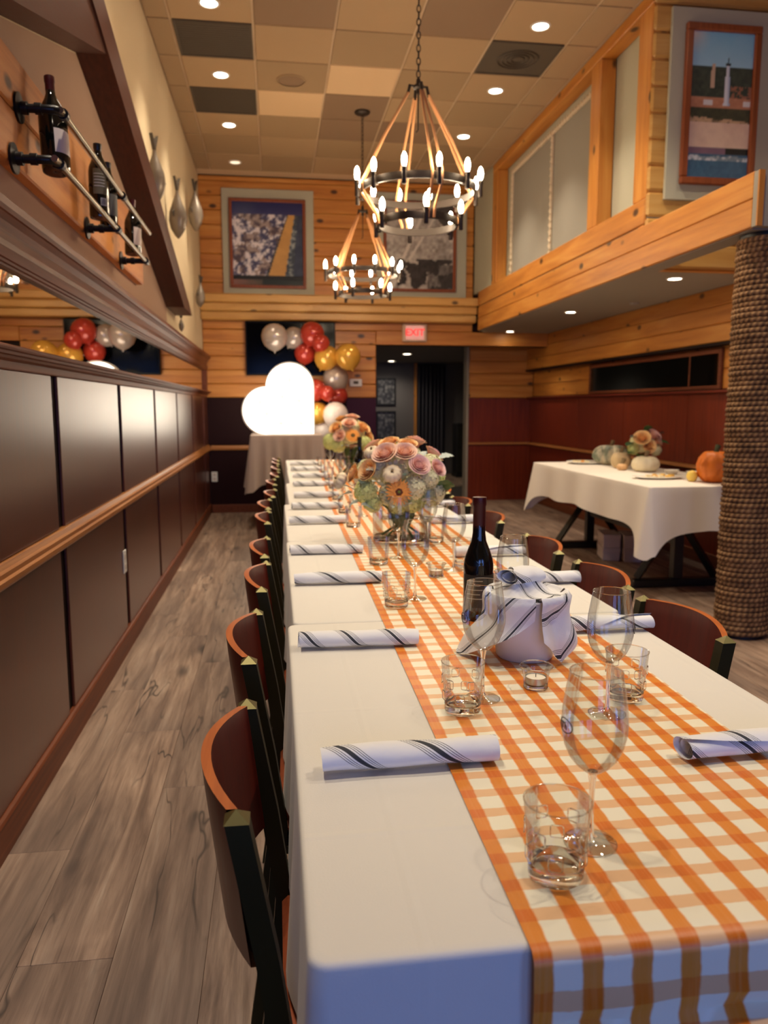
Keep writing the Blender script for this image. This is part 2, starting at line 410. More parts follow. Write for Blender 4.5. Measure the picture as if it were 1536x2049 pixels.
# ---- left wall
wl=sbox('wall_left',BEIGE,-1.0,XL,YF,YB,0,ZC)
grooves=[-1.76,-.57,.62,1.81,3.0,4.19,5.38,6.57,7.76,8.95,10.14]
MB().box(XL,-.812,YF,YB-.02,.02,1.44).obj('groove_strip',GROOVE,wl,smooth=False)
for i in range(len(grooves)-1):
    a,b=grooves[i]+.04,min(grooves[i+1]-.04,YB-.025)
    MB().box(-.812,-.8,a,b,.112,.752,c=.003).obj('panel',MAHOG,wl,smooth=False)
    MB().box(-.812,-.8,a,b,.83,1.392,c=.003).obj('panel',MAHOG,wl,smooth=False)
bl=MB().extrude([(XL,0),(-.785,0),(-.785,.098),(-.79,.106),(-.797,.112),(XL,.112)],'y',YF,YB-.02).obj('baseboard_left',MAHOG_Y,smooth=False); struct(bl)
cr=MB().extrude([(XL,.752),(-.795,.752),(-.79,.76),(-.772,.764),(-.768,.772),(-.768,.786),(-.776,.792),(-.776,.806),(-.784,.812),(-.79,.828),(XL,.83)],'y',YF,YB-.02).obj('trim_1',OAKRAIL,smooth=False); struct(cr)
cp=MB().extrude([(XL,1.392),(-.797,1.392),(-.795,1.396),(-.795,1.418),(-.782,1.424),(-.778,1.432),(-.765,1.434),(-.762,1.442),(-.75,1.444),(-.747,1.45),(-.747,1.455),(-.752,1.459),(XL,1.459)],'y',YF,YB-.02).obj('trim_2',MAHOG_Y,smooth=False); struct(cp)
# ---- long mirror above the wainscot
mir=thing('wall_mirror','long narrow mirror in a moulded dark wood frame above the left wainscot','mirror',(0,0,0))
MB().box(-.828,-.822,YF+.1,YB-.06,1.461,1.72).obj('mirror_glass',MIRROR,mir,smooth=False)
MB().extrude([(-.829,1.705),(-.806,1.705),(-.803,1.711),(-.796,1.713),(-.793,1.72),(-.786,1.722),(-.778,1.742),(-.776,1.748),(-.788,1.754),(-.79,1.775),(-.784,1.80),(-.772,1.82),(-.756,1.834),(-.75,1.836),(-.742,1.846),(-.742,1.868),(-.75,1.874),(-.829,1.874)],'y',YF+.1,YB-.06).obj('top_frame',MAHOG_Y,mir,smooth=False)
MB().box(-.829,-.79,YB-.06,YB-.021,1.461,1.874,c=.004).obj('side_frame',MAHOG_Y,mir,smooth=False)
# ---- back wall: pine planks, ledge, plum wainscot
wb=sbox('wall_back',PLUM_D,-1.0,1.23,YB+.002,YB+.2,0,2.03)
wu=sbox('wall_back_upper',PLUM_D,-1.0,3.7,YB+.002,YB+.2,2.03,ZC+.1)
ph=.163
def planks_x(par,x0,x1,z0,z1,y,m,t=.03,name='plank'):
    z=z0
    while z<z1-.02:
        MB().box(x0,x1,y-t,y,z+.002,min(z+ph,z1)-.002,c=.008).obj(name,m,par,smooth=False); z+=ph
planks_x(wb,XL,1.23,1.39,2.03,YB,PINE_X); planks_x(wu,XL,1.23,2.03,2.19,YB,PINE_X); planks_x(wu,XL,XM,2.192,2.29,YB,PINE_X); planks_x(wu,XL,XM,2.56,ZC-.002,YB,PINE_X)
MB().box(XL+.03,.86,YB-.02,YB,.83,1.385).obj('panel',PLUM_D,wb,smooth=False)
MB().box(.87,1.23,YB-.02,YB,.83,1.385).obj('panel',PLUM,wb,smooth=False)
MB().box(XL+.03,1.23,YB-.02,YB,.1,.76).obj('panel',PLUM_D,wb,smooth=False)
struct(MB().extrude([(YB,.765),(YB-.035,.765),(YB-.04,.79),(YB-.03,.815),(YB,.82)],'x',XL+.06,1.23).obj('trim_3',OAKRAIL_X,smooth=False))
struct(MB().box(XL+.05,1.23,YB-.028,YB-.001,0,.1,c=.004).obj('baseboard_back',MAHOG_Y,smooth=False))
for i,(z0,z1,d) in enumerate(((2.285,2.375,.19),(2.377,2.468,.235),(2.47,2.565,.28))):
    MB().box(XL,XM,YB-.03-d,YB-.03,z0,z1,c=.012).obj('ledge_board',PALE_X,wu,smooth=False)
# door opening reveals and header across the alcove
hd=struct(MB().box(1.232,3.40,YB-.036,YB+.001,2.03,2.19,c=.004).obj('trim_4',PINE_X,smooth=False))
# ---- hallway beyond the opening
struct(MB().box(1.06,1.23,YB+.202,14.6,0,2.1).obj('wall_hall_left',HALLGREY,smooth=False))
he=sbox('wall_hall_end',HALLDARK,1.06,3.9,14.6,14.75,0,2.1)
struct(MB().box(3.72,3.9,10.45,14.6,0,2.1).obj('wall_hall_right',HALLGREY,smooth=False))
struct(MB().box(1.06,3.9,YB+.2,14.75,2.1,2.2).obj('ceiling_hall',HALLDARK,smooth=False))
struct(MB().box(2.62,2.665,14.5,14.6,0,2.1,c=.005).obj('trim_5',PINE_Z,smooth=False))
# ---- alcove back wall
wa=sbox('wall_alcove_back',RED_WOOD,2.60,3.72,YA,YA+.14,0,2.19)
planks_x(wa,2.605,3.5,1.40,2.185,YA,PINE_X)
MB().box(2.60,3.5,YA-.02,YA,.8,1.395).obj('panel',RED_WOOD,wa,smooth=False)
MB().box(2.60,3.5,YA-.02,YA,0,.765).obj('panel',RED_WOOD,wa,smooth=False)
struct(MB().box(2.60,3.5,YA-.045,YA,.768,.796,c=.006).obj('trim_6',OAKRAIL_X,smooth=False))
struct(MB().box(2.565,2.60,YA-.03,YA+.14,0,2.1,c=.004).obj('trim_7',GREYPAINT,smooth=False))
# ---- right wall
wr=sbox('wall_right',TAUPE,XR,3.75,YF,YA,0,ZC+.1)
ys=[-2.6,-1.4,-.2,1.2,2.5,3.75,4.98,6.18,7.4,8.6,YA-.03]
for a,b in zip(ys,ys[1:]):
    MB().box(3.47,XR,a+.004,b-.004,.10,.765,c=.003).obj('panel',RED_WOOD,wr,smooth=False)
    MB().box(3.47,XR,a+.004,b-.004,.80,1.385,c=.003).obj('panel',RED_WOOD,wr,smooth=False)
struct(MB().extrude([(XR,.765),(3.44,.765),(3.425,.775),(3.43,.79),(3.45,.797),(XR,.8)],'y',YF,YA-.03).obj('trim_8',OAKRAIL,smooth=False))
struct(MB().extrude([(XR,1.386),(3.46,1.386),(3.42,1.395),(3.415,1.41),(XR,1.415)],'y',YF,YA-.03).obj('trim_9',darkwood('red_cap','y',(100,36,24),(126,52,34),.3),smooth=False))
struct(MB().box(3.455,XR,YF,YA-.03,0,.1,c=.004).obj('baseboard_right',MAHOG_Y,smooth=False))
z=1.418
while z<1.76:
    MB().box(3.50,XR,5.0,YA-.03,z+.002,min(z+ph,1.76)-.002,c=.006).obj('plank',PINE_Y,wr,smooth=False); z+=ph
for k,z0 in enumerate((1.775,1.916,2.055)):
    MB().box(3.40,XR,3.9,YA-.031,z0,z0+.137,c=.006).obj('valance_board',PINE_Y,wr,smooth=False)
struct(MB().box(3.385,XR,3.9,YA-.031,1.752,1.774,c=.004).obj('trim_10',GROOVE,smooth=False))
# dark interior window in the right wall
w1=struct(bpy.data.objects.new('window_1',None)); COL.objects.link(w1)
MB().box(3.478,3.495,5.76,8.27,1.45,1.70).obj('pane',mat('dark_window_glass',(8,9,8),.06),w1,smooth=False)
for a in ((5.72,5.76,1.42,1.74),(8.27,8.31,1.42,1.74),(6.18,6.2,1.45,1.70)):
    MB().box(3.472,3.4995,a[0],a[1],a[2],a[3],c=.003).obj('frame',MAHOG_Y,w1,smooth=False)
for z0,z1 in ((1.42,1.45),(1.70,1.74)): MB().box(3.472,3.4995,5.76,8.27,z0,z1,c=.003).obj('frame',MAHOG_Y,w1,smooth=False)
# ---- mezzanine front
wm=struct(bpy.data.objects.new('wall_mezzanine',None)); COL.objects.link(wm)
MB().box(2.56,2.60,5.02,YB,2.2,ZC).obj('backing',GREYGREEN,wm,smooth=False)
MB().box(XM+.01,2.56,8.68,YB-.03,2.64,ZC).obj('backing',GREYGREEN,wm,smooth=False)
for z0,z1,y0 in ((2.19,2.331,3.80),(2.333,2.466,3.80),(2.475,2.64,5.0)):
    MB().box(XM,XM+.02,y0,YB-.28,z0,z1,c=.006).obj('beam_board',PINE_Y,wm,smooth=False)
MB().box(XM+.02,2.58,3.82,YB-.28,2.185,2.462).obj('beam_core',GREYPAINT,wm,smooth=False)
MB().box(XM+.02,2.559,5.0,YB-.28,2.463,2.635).obj('beam_core',GREYPAINT,wm,smooth=False)
for a,b in ((5.0,5.19),(5.8,5.98),(8.5,8.68)):
    MB().box(XM+.005,2.555,a,b,2.642,3.83,c=.006).obj('post',PINE_Z,wm,smooth=False)
MB().box(XM+.003,2.555,5.0,8.68,3.832,ZC-.002,c=.006).obj('top_rail',PINE_Y,wm,smooth=False)
# grey cross beam over the column
struct(MB().box(XM,XR,3.76,3.80,2.19,2.46).obj('trim_11',GREYPAINT,smooth=False))
struct(MB().box(XM-.002,XM+.028,3.75,3.762,2.19,2.46).obj('trim_12',PINE_Z,smooth=False))
# ---- loft end wall with the lighthouse picture
wp=sbox('wall_loft',PINE_X,2.44,XR,5.02,5.1,2.19,ZC)
z=2.192
while z<ZC-.03:
    MB().box(2.44,XR,4.985,5.02,z+.004,min(z+ph,ZC)-.005,c=.014).obj('plank',PALE_X,wp,smooth=False); z+=ph
struct(MB().box(2.581,3.40,5.1,YA,2.19,2.26).obj('ceiling_alcove',GREYPAINT,smooth=False))
# ---- ceiling
cl=sbox('ceiling',TBAR,-1.0,3.75,YF,YB+.2,ZC+.012,ZC+.12)
tx=[-.665,-.10,.47,1.04,1.61,2.18]; p=.57
ty=[YB-.02-p*0]; ty=[2.42+p*i for i in range(13)]
light_t={(1,8),(2,7)}; dark_t={(1,5),(3,5),(2,8),(2,9),(3,9)}; vents={(0,6),(0,8),(4,6)}
def tile_box(par,x0,x1,y0,y1,m): MB().box(x0+.008,x1-.008,y0+.008,min(y1,YB-.035)-.008,ZC,ZC+.011,c=.003).obj('ceiling_tile',m,par,smooth=False)
for i in range(5):
    for j in range(len(ty)-1):
        if ty[j]>YB-.2: continue
        if (i,j) in vents: continue
        tile_box(cl,tx[i],tx[i+1],ty[j],ty[j+1],TILE[1] if (i,j) in light_t else TILE[2] if (i,j) in dark_t else TILE[0] if (i+j)%2 else TILE[3])
for j in range(len(ty)-1):
    if ty[j]>YB-.2: continue
    tile_box(cl,tx[5],2.43,ty[j],ty[j+1],TILE[0]); tile_box(cl,XL,tx[0],ty[j],ty[j+1],TILE[3])
MB().box(XL,XR,YF,2.42,ZC,ZC+.011).obj('ceiling_field',TILE[0],cl,smooth=False)
MB().box(2.44,XR,2.42,5.0,ZC,ZC+.011).obj('ceiling_field',TILE[0],cl,smooth=False)
# vents
for (i,j),lb in zip(sorted(vents),('dark perforated ceiling grille panel nearest the camera beside the left wall','dark perforated ceiling grille panel farther back beside the left wall','brown ceiling air vent with a round diffuser near the right beam')):
    v=thing('ceiling_vent',lb,'vent',((tx[i]+tx[i+1])/2,(ty[j]+ty[j+1])/2,ZC))
    h=.272
    for a in ((-h,h,-h,-h+.014),(-h,h,h-.014,h),(-h,-h+.014,-h+.014,h-.014),(h-.014,h,-h+.014,h-.014)):
        MB().box(a[0],a[1],a[2],a[3],-.004,.011,c=.002).obj('frame',GRILLE,v,smooth=False)
    MB().box(-h+.014,h-.014,-h+.014,h-.014,.004,.011).obj('plate',GRILLE,v,smooth=False)
    if i==4:
        for r in (.05,.085,.12,.155): MB().tube([(r*math.cos(t*math.pi/16),r*math.sin(t*math.pi/16),.001) for t in range(32)],.006,6,True).obj('diffuser_ring',mat('diffuser_brown',(70,58,44),.6),v)
    else:
        for k in range(16): MB().box(-h+.02,h-.02,-h+.03+k*.0325,-h+.036+k*.0325,.0,.006).obj('slat',GRILLE,v,smooth=False)
# speaker
sp=thing('ceiling_speaker','round beige ceiling speaker between the tiles','speaker',(.18,6.74,ZC))
MB().lathe([(.001,-.008),(.085,-.007),(.10,-.004),(.11,0)],28).obj('grille',TILE[2],sp)
MB().lathe([(.108,-.009),(.118,-.007),(.12,0)],28,cap=False).obj('rim',TILE[3],sp)
# ---- front wall behind the camera with two street windows
wf=struct(bpy.data.objects.new('wall_front',None)); COL.objects.link(wf)
for a in ((-1.0,-.7,0,ZC),(.7,1.3,0,ZC),(2.7,3.75,0,ZC),(-.7,.7,0,.4),(-.7,.7,2.5,ZC),(1.3,2.7,0,.4),(1.3,2.7,2.5,ZC)):
    MB().box(a[0],a[1],YF-.15,YF,a[2],a[3]).obj('wall_piece',TAUPE,wf,smooth=False)
for k,xc in enumerate((0,2.0)):
    w=struct(bpy.data.objects.new('window_%d'%(k+2),None)); COL.objects.link(w); w.location=(xc,YF-.08,1.45)
    for a in ((-.7,-.65,-1.05,1.05),(.65,.7,-1.05,1.05),(-.02,.02,-1.0,1.0),(-.65,.65,-1.05,-1.0),(-.65,.65,1.0,1.05)):
        MB().box(a[0],a[1],-.03,.03,a[2],a[3],c=.004).obj('frame',MAHOG_Y,w,smooth=False)
    for a in ((-.65,-.02),(.02,.65)): MB().box(a[0],a[1],-.003,.003,-1.0,1.0).obj('pane',GLASS,w,smooth=False)

# ================================================================== CEILING LIGHTS
def downlight(x,y,z,label,e,group,r=.052,lens=None,spot=True,ang=95):
    t=thing('recessed_downlight',label,'downlight',(x,y,z),group=group)
    MB().lathe([(r*1.02,-.001),(r*1.06,-.006),(r*1.32,-.005),(r*1.36,.0)],24,cap=False).obj('trim_ring',WHITE,t)
    MB().lathe([(.0005,-.002),(r*.7,-.0025),(r*1.03,-.0015)],24,cap=False).obj('lens',lens or DOWNL,t)
    if spot and e>0:
        l=bpy.data.lights.new('downlight_beam','SPOT'); l.energy=e; l.color=WARM; l.spot_size=R_(ang); l.spot_blend=.75; l.shadow_soft_size=.05
        o=bpy.data.objects.new('downlight_beam',l); COL.objects.link(o); o.parent=t; o.location=(0,0,-.02)
    return t
ys_l=[1.05,2.19,3.33,4.46,5.59,6.71,7.83]
for k,y in enumerate(ys_l):
    out=y<5.2
    downlight(-.38,y,ZC,('ceiling downlight above the frame on the left wall side' if out else '%s ceiling downlight from the camera along the left wall'%ORD[k-4]),E_DOWN*.9,'downlights along the left wall',ang=84)
downlight(-.38,8.96,ZC,'dim unlit-looking ceiling downlight at the far left corner',0,'downlights along the left wall',lens=DOWND)
for k,y in enumerate(ys_l):
    out=y<5.2
    downlight(1.89,y,ZC,('ceiling downlight above the frame on the mezzanine side' if out else '%s ceiling downlight from the camera along the mezzanine side'%ORD[k-4]),E_DOWN,'downlights along the mezzanine')
for k,y in enumerate((5.34,7.32,9.27)):
    downlight(2.85,y,2.19,'soffit downlight %s'%('nearest the rope column','midway along the alcove ceiling','at the far end by the back header')[k],E_SOFF,'alcove soffit lights',r=.045,ang=120)
for k,(x,y) in enumerate(((2.06,12.1),(2.1,14.0))):
    downlight(x,y,2.1,'hallway ceiling downlight %s'%('nearer the doorway','farther down the hall')[k],15,'hallway lights',r=.06,ang=150)
downlight(2.95,4.05,ZC,'added unseen ceiling downlight brightening the lighthouse picture wall',E_DOWN*.55,'downlights along the mezzanine')  # extra lamp added out of view to brighten the lighthouse wall
sd=thing('smoke_detector','small dark round sensor on the alcove soffit','sensor',(3.157,6.61,2.19))
MB().lathe([(.001,-.02),(.03,-.02),(.04,-.012),(.045,0)],20).obj('cover',GREYPAINT,sd)

# ================================================================== CHANDELIERS
def chandelier(loc,rot,label):
    t=thing('chandelier',label,'chandelier',loc,(0,0,rot),'two-tier rope chandeliers')
    zt=ZC-loc[2]; zh=3.07-loc[2]; zu=2.500-loc[2]; zl=2.320-loc[2]; Ru,Rl=.325,.225
    MB().lathe([(.001,0),(.066,0),(.07,-.012),(.055,-.026),(.012,-.034)],24,cz=zt).obj('canopy',BRONZE,t)
    ch=MB(); n=int((zt-.03-zh)/.034)
    for i in range(n):
        zc=zh+.02+i*.034; pts=[]
        for k in range(10):
            a=2*math.pi*k/10; u,w=.0105*math.cos(a),.021*math.sin(a)
            pts.append((u,0,zc+w) if i%2 else (0,u,zc+w))
        ch.tube(pts,.0032,5,True)
    ch.obj('chain',BRONZE,t)
    hb=MB().lathe([(.001,.03),(.012,.028),(.014,.0),(.03,-.006),(.03,-.02),(.012,-.026),(.012,-.05),(.001,-.052)],16,cz=zh); hb.obj('hub',BRONZE,t)
    MB().tube([(0,0,zh-.05),(0,0,zh-.24),(-.012,0,zh-.255)],.004,6).obj('hook',BRONZE,t)
    for k in range(4):
        a=R_(8+90*k); c,s=math.cos(a),math.sin(a)
        MB().tube([(.02*c,.02*s,zh-.012),(.05*c,.05*s,zh-.008),(.062*c,.062*s,zh-.06)],.009,6).obj('hub_arm',BRONZE,t)
        for d in (-.028,.028):
            q=[(.06*c-d*.2*s,.06*s+d*.2*c,zh-.05),(.20*c-d*.7*s,.20*s+d*.7*c,zh-.29),((Ru+.004)*c-d*s,(Ru+.004)*s+d*c,zu+.02),((Ru)*c-d*s,(Ru)*s+d*c,zu-.03),((Rl+.02)*c-d*.6*s,(Rl+.02)*s+d*.6*c,zl+.04),((Rl+.008)*c-d*.6*s,(Rl+.008)*s+d*.6*c,zl-.015)]
            MB().tube(q,.0075,7).obj('rope',ROPE_T,t)
    def ring(R,z,nm):
        MB().lathe([(R-.006,-.02),(R+.006,-.02),(R+.006,.02),(R-.006,.02),(R-.006,-.02)],56,cz=z,cap=False).obj(nm,BRONZE,t)
    ring(Ru,zu,'upper_ring'); ring(Rl,zl,'lower_ring')
    sk=MB().lathe([(.001,-.055),(.010,-.055),(.013,-.05),(.013,.012),(.015,.014),(.015,.03),(.011,.034),(.001,.034)],12)
    sk.tube([(-.03,0,-.025),(-.008,0,-.025)],.006,6); skm=sk.mesh('candle_socket',BRONZE)
    bm=MB().lathe([(.0005,0),(.008,.002),(.0135,.018),(.0155,.034),(.013,.054),(.007,.068),(.0005,.075)],12,cz=.033).mesh('bulb',BULB)
    for R,z,n,a0 in ((Ru+.032,zu,12,8),(Rl+.032,zl,6,0)):
        for k in range(n):
            a=R_(a0+360/n*k)-math.pi/2; o=link('candle_socket',skm,t,(R*math.cos(a),R*math.sin(a),z),(0,0,a)); link('bulb',bm,o)
    return t
chandelier((.83,4.53,2.2),0,'large two-tier rope chandelier with candle bulbs hanging nearest the camera')
chandelier((.83,7.33,2.2),R_(33),'two-tier rope chandelier hanging farther back before the framed pictures')

# ================================================================== LEFT WALL DECOR
# rafters of the mock gable
def beam_poly(p0,p1,h,cut=None):
    (y0,z0),(y1,z1)=p0,p1; return [(y0,z0),(y1,z1),(y1,z1+h),(y0,z0+h)]
ra=thing('gable_rafter','long dark brown rafter sloping down toward the back along the left wall','beam',(0,0,0))
MB().extrude([(1.5,3.447),(6.365,2.055),(6.95,2.055),(6.72,2.135),(1.5,3.627)],'x',-.829,-.69).obj('board',RAFTER,ra,smooth=False)
rb=thing('gable_rafter','dark brown rafter sloping toward the camera from the peak over the wine rack','beam',(0,0,0))
MB().extrude([(1.2,2.015),(3.735,2.806),(3.426,2.894),(1.2,2.20)],'x',-.829,-.70).obj('board',RAFTER,rb,smooth=False)
rk=thing('gable_void_shade','dark board with painted shade for the void between the two rafters','board',(0,0,0))  # near-black sheet: shade of the void between the rafters, set as colour
MB().extrude([(1.25,2.225),(3.41,2.902),(1.55,3.425),(1.25,3.425)],'x',-.829,-.80).obj('board',GROOVE,rk,smooth=False)
# shade on the wall under the gable, put in as a darker taupe colour
MB().extrude([(1.2,1.876),(6.36,1.876),(6.36,2.05),(3.735,2.80),(1.2,2.01)],'x',-.83,-.827).obj('gable_shade',mat('gable_shade_taupe',(172,140,116),.85),wl,smooth=False)
# wine rack board
wrk=thing('wine_rack','rustic two-plank wine rack board with black pipe brackets and steel rails','wine rack',(0,0,0))
MB().box(-.829,-.782,1.3,4.93,2.195,2.365,c=.006).obj('board',RUSTIC,wrk,smooth=False)
MB().box(-.829,-.782,1.3,5.02,2.02,2.19,c=.006).obj('board',RUSTIC,wrk,smooth=False)
XRAIL=-.655
for z,y0,y1,brk in ((2.21,2.70,4.47,(2.70,3.72)),(2.035,2.60,4.36,(2.62,3.56,4.3))):
    MB().tube([(XRAIL,y0,z),(XRAIL,y1,z)],.0105,12).obj('rail',STEEL,wrk)
    for k,yb in enumerate(brk):
        b=MB().lathe([(.001,0),(.045,0),(.046,.008),(.02,.012),(.02,.03)],20)
        b.xf(Matrix.Translation((-.782,yb,z))@Matrix.Rotation(R_(90),4,'Y'))
        o=b.obj('flange',BLACKM,wrk)
        p=[(-.76,yb,z),(-.70,yb,z)]
        if k==0: p+=[(-.675,yb,z),(-.66,yb+.012,z),(XRAIL,yb+.035,z),(XRAIL,yb+.06,z)]
        else: p+=[(XRAIL+.01,yb,z)]
        e=MB().tube(p,.0135,12); e.tube([(-.73,yb,z),(-.71,yb,z)],.018,12)
        if k==0: e.tube([(XRAIL,yb+.03,z),(XRAIL,yb+.055,z)],.0175,12)
        else: e.tube([(XRAIL,yb-.02,z),(XRAIL,yb+.02,z)],.017,12)
        e.obj('pipe_arm',BLACKM,wrk)
def wine_bottle(name,label,loc,rot,lab,foil,h=.30,r=.037,group=None,shoulder=.62):
    t=thing(name,label,'bottle',loc,rot,group)
    s=h*shoulder
    MB().lathe([(.001,.006),(r*.7,.0),(r*.96,.003),(r,.012),(r,s*.9),(r*.93,s),(r*.72,s+.022),(r*.5,s+.042),(.0155,s+.062),(.014,h-.02),(.0155,h-.018),(.0155,h-.003),(.001,h-.002)],28).obj('bottle_glass',BOTTLE,t)
    MB().lathe([(.0145,h-.085),(.0152,h-.08),(.0152,h-.024),(.0168,h-.02),(.0168,h-.002),(.001,h)],20,cap=False).obj('foil_capsule',foil,t)
    if lab:
        lm,z0,z1,a0,a1=lab
        o=MB().grid(lambda u,v:((r+.0006)*math.cos(a0+(a1-a0)*u),(r+.0006)*math.sin(a0+(a1-a0)*u),z0+(z1-z0)*v),14,1).obj('label',lm,t)
        return t,o,(r,z0,z1,a0,a1)
    return t,None,None
b1,_,_=wine_bottle('wine_bottle','dark wine bottle with pale paper label at the near end of the wall rack',(-.70,2.80,2.047),(R_(-10),R_(-4),0),(LABELW,.05,.13,R_(-75),R_(35)),FOIL,.325,.045,'bottles in the wall rack')
b2,lab2,g2=wine_bottle('wine_bottle','dark wine bottle with olive back label and barcode in the wall rack',(-.70,3.44,2.047),(R_(-3),0,0),(LABELG,.09,.19,R_(-110),R_(-30)),FOILD,.30,.04,'bottles in the wall rack',.68)
for k in range(5):
    MB().grid(lambda u,v:(.0412*math.cos(R_(-104+60*u)),.0412*math.sin(R_(-104+60*u)),.12+.012*k+.003*v),8,1).obj('print_line',PRINT,lab2)
bc=MB()
bc.grid(lambda u,v:(.0411*math.cos(R_(-70+34*u)),.0411*math.sin(R_(-70+34*u)),.045+.03*v),6,1); bco=bc.obj('barcode',PRINT,b2)
bb=MB()
for k in range(9): bb.grid(lambda u,v:(.0414*math.cos(R_(-67+3.1*k+1.5*u)),.0414*math.sin(R_(-67+3.1*k+1.5*u)),.049+.022*v),1,1)
bb.obj('bars',INK,bco)
b3,_,_=wine_bottle('wine_bottle','dark wine bottle with grey label right behind the barcode bottle',(-.70,3.62,2.047),(R_(-3),0,0),(mat('grey_label',(96,96,92),.6),.05,.14,R_(-80),R_(10)),FOILD,.28,.037,'bottles in the wall rack',.68)
b4,_,_=wine_bottle('wine_bottle','dark wine bottle with cream label at the far end of the wall rack',(-.70,4.20,2.047),(R_(-8),0,0),(LABELW,.04,.13,R_(-75),R_(35)),FOIL,.28,.041,'bottles in the wall rack')
# mounted fish
FISHM=mat('silver_fish_skin',(128,116,102),.4,.3); FISHD=mat('dark_fish_fin',(74,66,58),.5)
def fish(y,z,L,label,tilt=0):
    t=thing('mounted_fish',label,'fish sculpture',(-.83+.105*L/.5+.01,y,z),(R_(tilt),0,R_(-25)),'silver fish mounted on the left wall')
    prof=[(0,.05),(.06,.35),(.2,.8),(.38,1.0),(.55,.92),(.75,.55),(.9,.25),(1.0,.16)]
    pts=MB(); n=14
    def f(u,v):
        a=2*math.pi*u; x=v*(len(prof)-1); i=min(int(x),len(prof)-2); k=x-i
        s=prof[i][0]*(1-k)+prof[i+1][0]*k; w=prof[i][1]*(1-k)+prof[i+1][1]*k
        return (.10*L/.5*w*math.cos(a),.085*L/.5*w*math.sin(a),L*s)
    MB().grid(f,n,14,True).obj('body',FISHM,t)
    MB().extrude([(0,L*.97),(-.10*L,L*1.28),(-.02*L,L*1.16),(.02*L,L*1.16),(.10*L,L*1.28)],'x',-.012,.012).obj('tail_fin',FISHD,t,smooth=False)
    MB().extrude([(.15*L,L*.38),(.26*L,L*.50),(.12*L,L*.62)],'x',-.005,.005).obj('back_fin',FISHD,t,smooth=False)
    MB().extrude([(-.15*L,L*.42),(-.23*L,L*.52),(-.12*L,L*.60)],'x',-.005,.005).obj('belly_fin',FISHD,t,smooth=False)
    f2=MB().extrude([(0,0),(.09*L,.12*L),(0,.10*L)],'x',-.003,.003); f2.xf(Matrix.Translation((.05*L/.5,.0,L*.3))@Matrix.Rotation(R_(40),4,'Y')); f2.obj('side_fin',FISHD,t,smooth=False)
    MB().ball((.04*L/.5*.6,.03*L,L*.12),.012*L/.5).obj('eye',INK,t)
fish(5.45,2.60,.34,'silver mounted fish partly hidden behind the sloping rafter')
fish(6.6,2.62,.37,'large silver mounted fish in the middle of the upper row on the wall')
fish(8.1,3.0,.38,'silver mounted fish nearest the back wall in the upper row')
fish(7.15,2.10,.18,'small silver fish mounted below the upper row beside the rafter end',8)
fish(8.55,2.32,.26,'small silver fish mounted low near the back corner of the wall',-6)
fish(7.05,1.93,.12,'tiny pale fish mounted just above the mirror frame under the rafter')
def wallplate(name,label,loc,rot,w,h,cat='outlet'):
    t=thing(name,label,cat,loc,rot)
    MB().box(-w/2,w/2,-.006,0,-h/2,h/2,c=.003).obj('plate',WHITE,t,smooth=False)
    for s in (-1,1): MB().box(-w*.24,w*.24,-.008,-.005,s*h*.22-h*.12,s*h*.22+h*.12,c=.002).obj('socket',LABELW,t,smooth=False)
    return t
wallplate('wall_outlet','white outlet plate on the lower left wainscot panel',(-.799,4.12,.475),(0,0,R_(90)),.07,.12)
wallplate('wall_outlet','white outlet plate low on the dark back wall',(-.74,YB-.021,.44),None,.07,.12)
th=thing('thermostat','small white thermostat on the pine wall right of the balloons','thermostat',(.98,YB-.031,1.57))
MB().box(-.075,.075,-.025,0,-.045,.045,c=.006).obj('case',WHITE,th,smooth=False)
MB().box(-.03,.03,-.027,-.024,-.015,.02).obj('display',GRILLE,th,smooth=False)

# ================================================================== PICTURES
def painted(name,x0,x1,y,z0,z1,nx,nz,fn,parent):
    mb=MB(); mb.grid(lambda u,v:(x0+(x1-x0)*u,y,z0+(z1-z0)*v),nx,nz)
    me=mb.mesh(name,PRINTED,False); ca=me.color_attributes.new('print','FLOAT_COLOR','POINT')
    k=0
    for j in range(nz+1):
        for i in range(nx+1):
            ca.data[k].color=S(fn(i/nx,j/nz)); k+=1
    return link(name,me,parent)
def vn(x,y,seed=0):
    def h(i,j):
        n=math.sin(i*127.1+j*311.7+seed*74.7)*43758.5453; return n-math.floor(n)
    i,j=math.floor(x),math.floor(y); u,v=x-i,y-j; u=u*u*(3-2*u); v=v*v*(3-2*v)
    return (h(i,j)*(1-u)+h(i+1,j)*u)*(1-v)+(h(i,j+1)*(1-u)+h(i+1,j+1)*u)*v
def fbm(x,y,s=0): return vn(x,y,s)*.55+vn(x*2.1,y*2.1,s+1)*.28+vn(x*4.3,y*4.3,s+2)*.17
def mixt(a,b,t): t=max(0,min(1,t)); return tuple(a[i]*(1-t)+b[i]*t for i in range(3))
def framed(label,x0,x1,z0,z1,y,mat4,fw,fn,nx,nz):
    t=thing('framed_picture',label,'picture',(0,0,0))
    MB().box(mat4[0],mat4[1],y-.025,y,mat4[2],mat4[3],c=.004).obj('backing_panel',GREYGREEN,t,smooth=False)
    yf=y-.026
    for a in ((x0,x1,z1-fw,z1),(x0,x1,z0,z0+fw),(x0,x0+fw,z0+fw,z1-fw),(x1-fw,x1,z0+fw,z1-fw)):
        MB().box(a[0],a[1],yf-.035,yf,a[2],a[3],c=.006).obj('frame_bar',FRAMEW,t,smooth=False)
    painted('photo_print',x0+fw,x1-fw,yf-.012,z0+fw,z1-fw,nx,nz,fn,t)
    return t
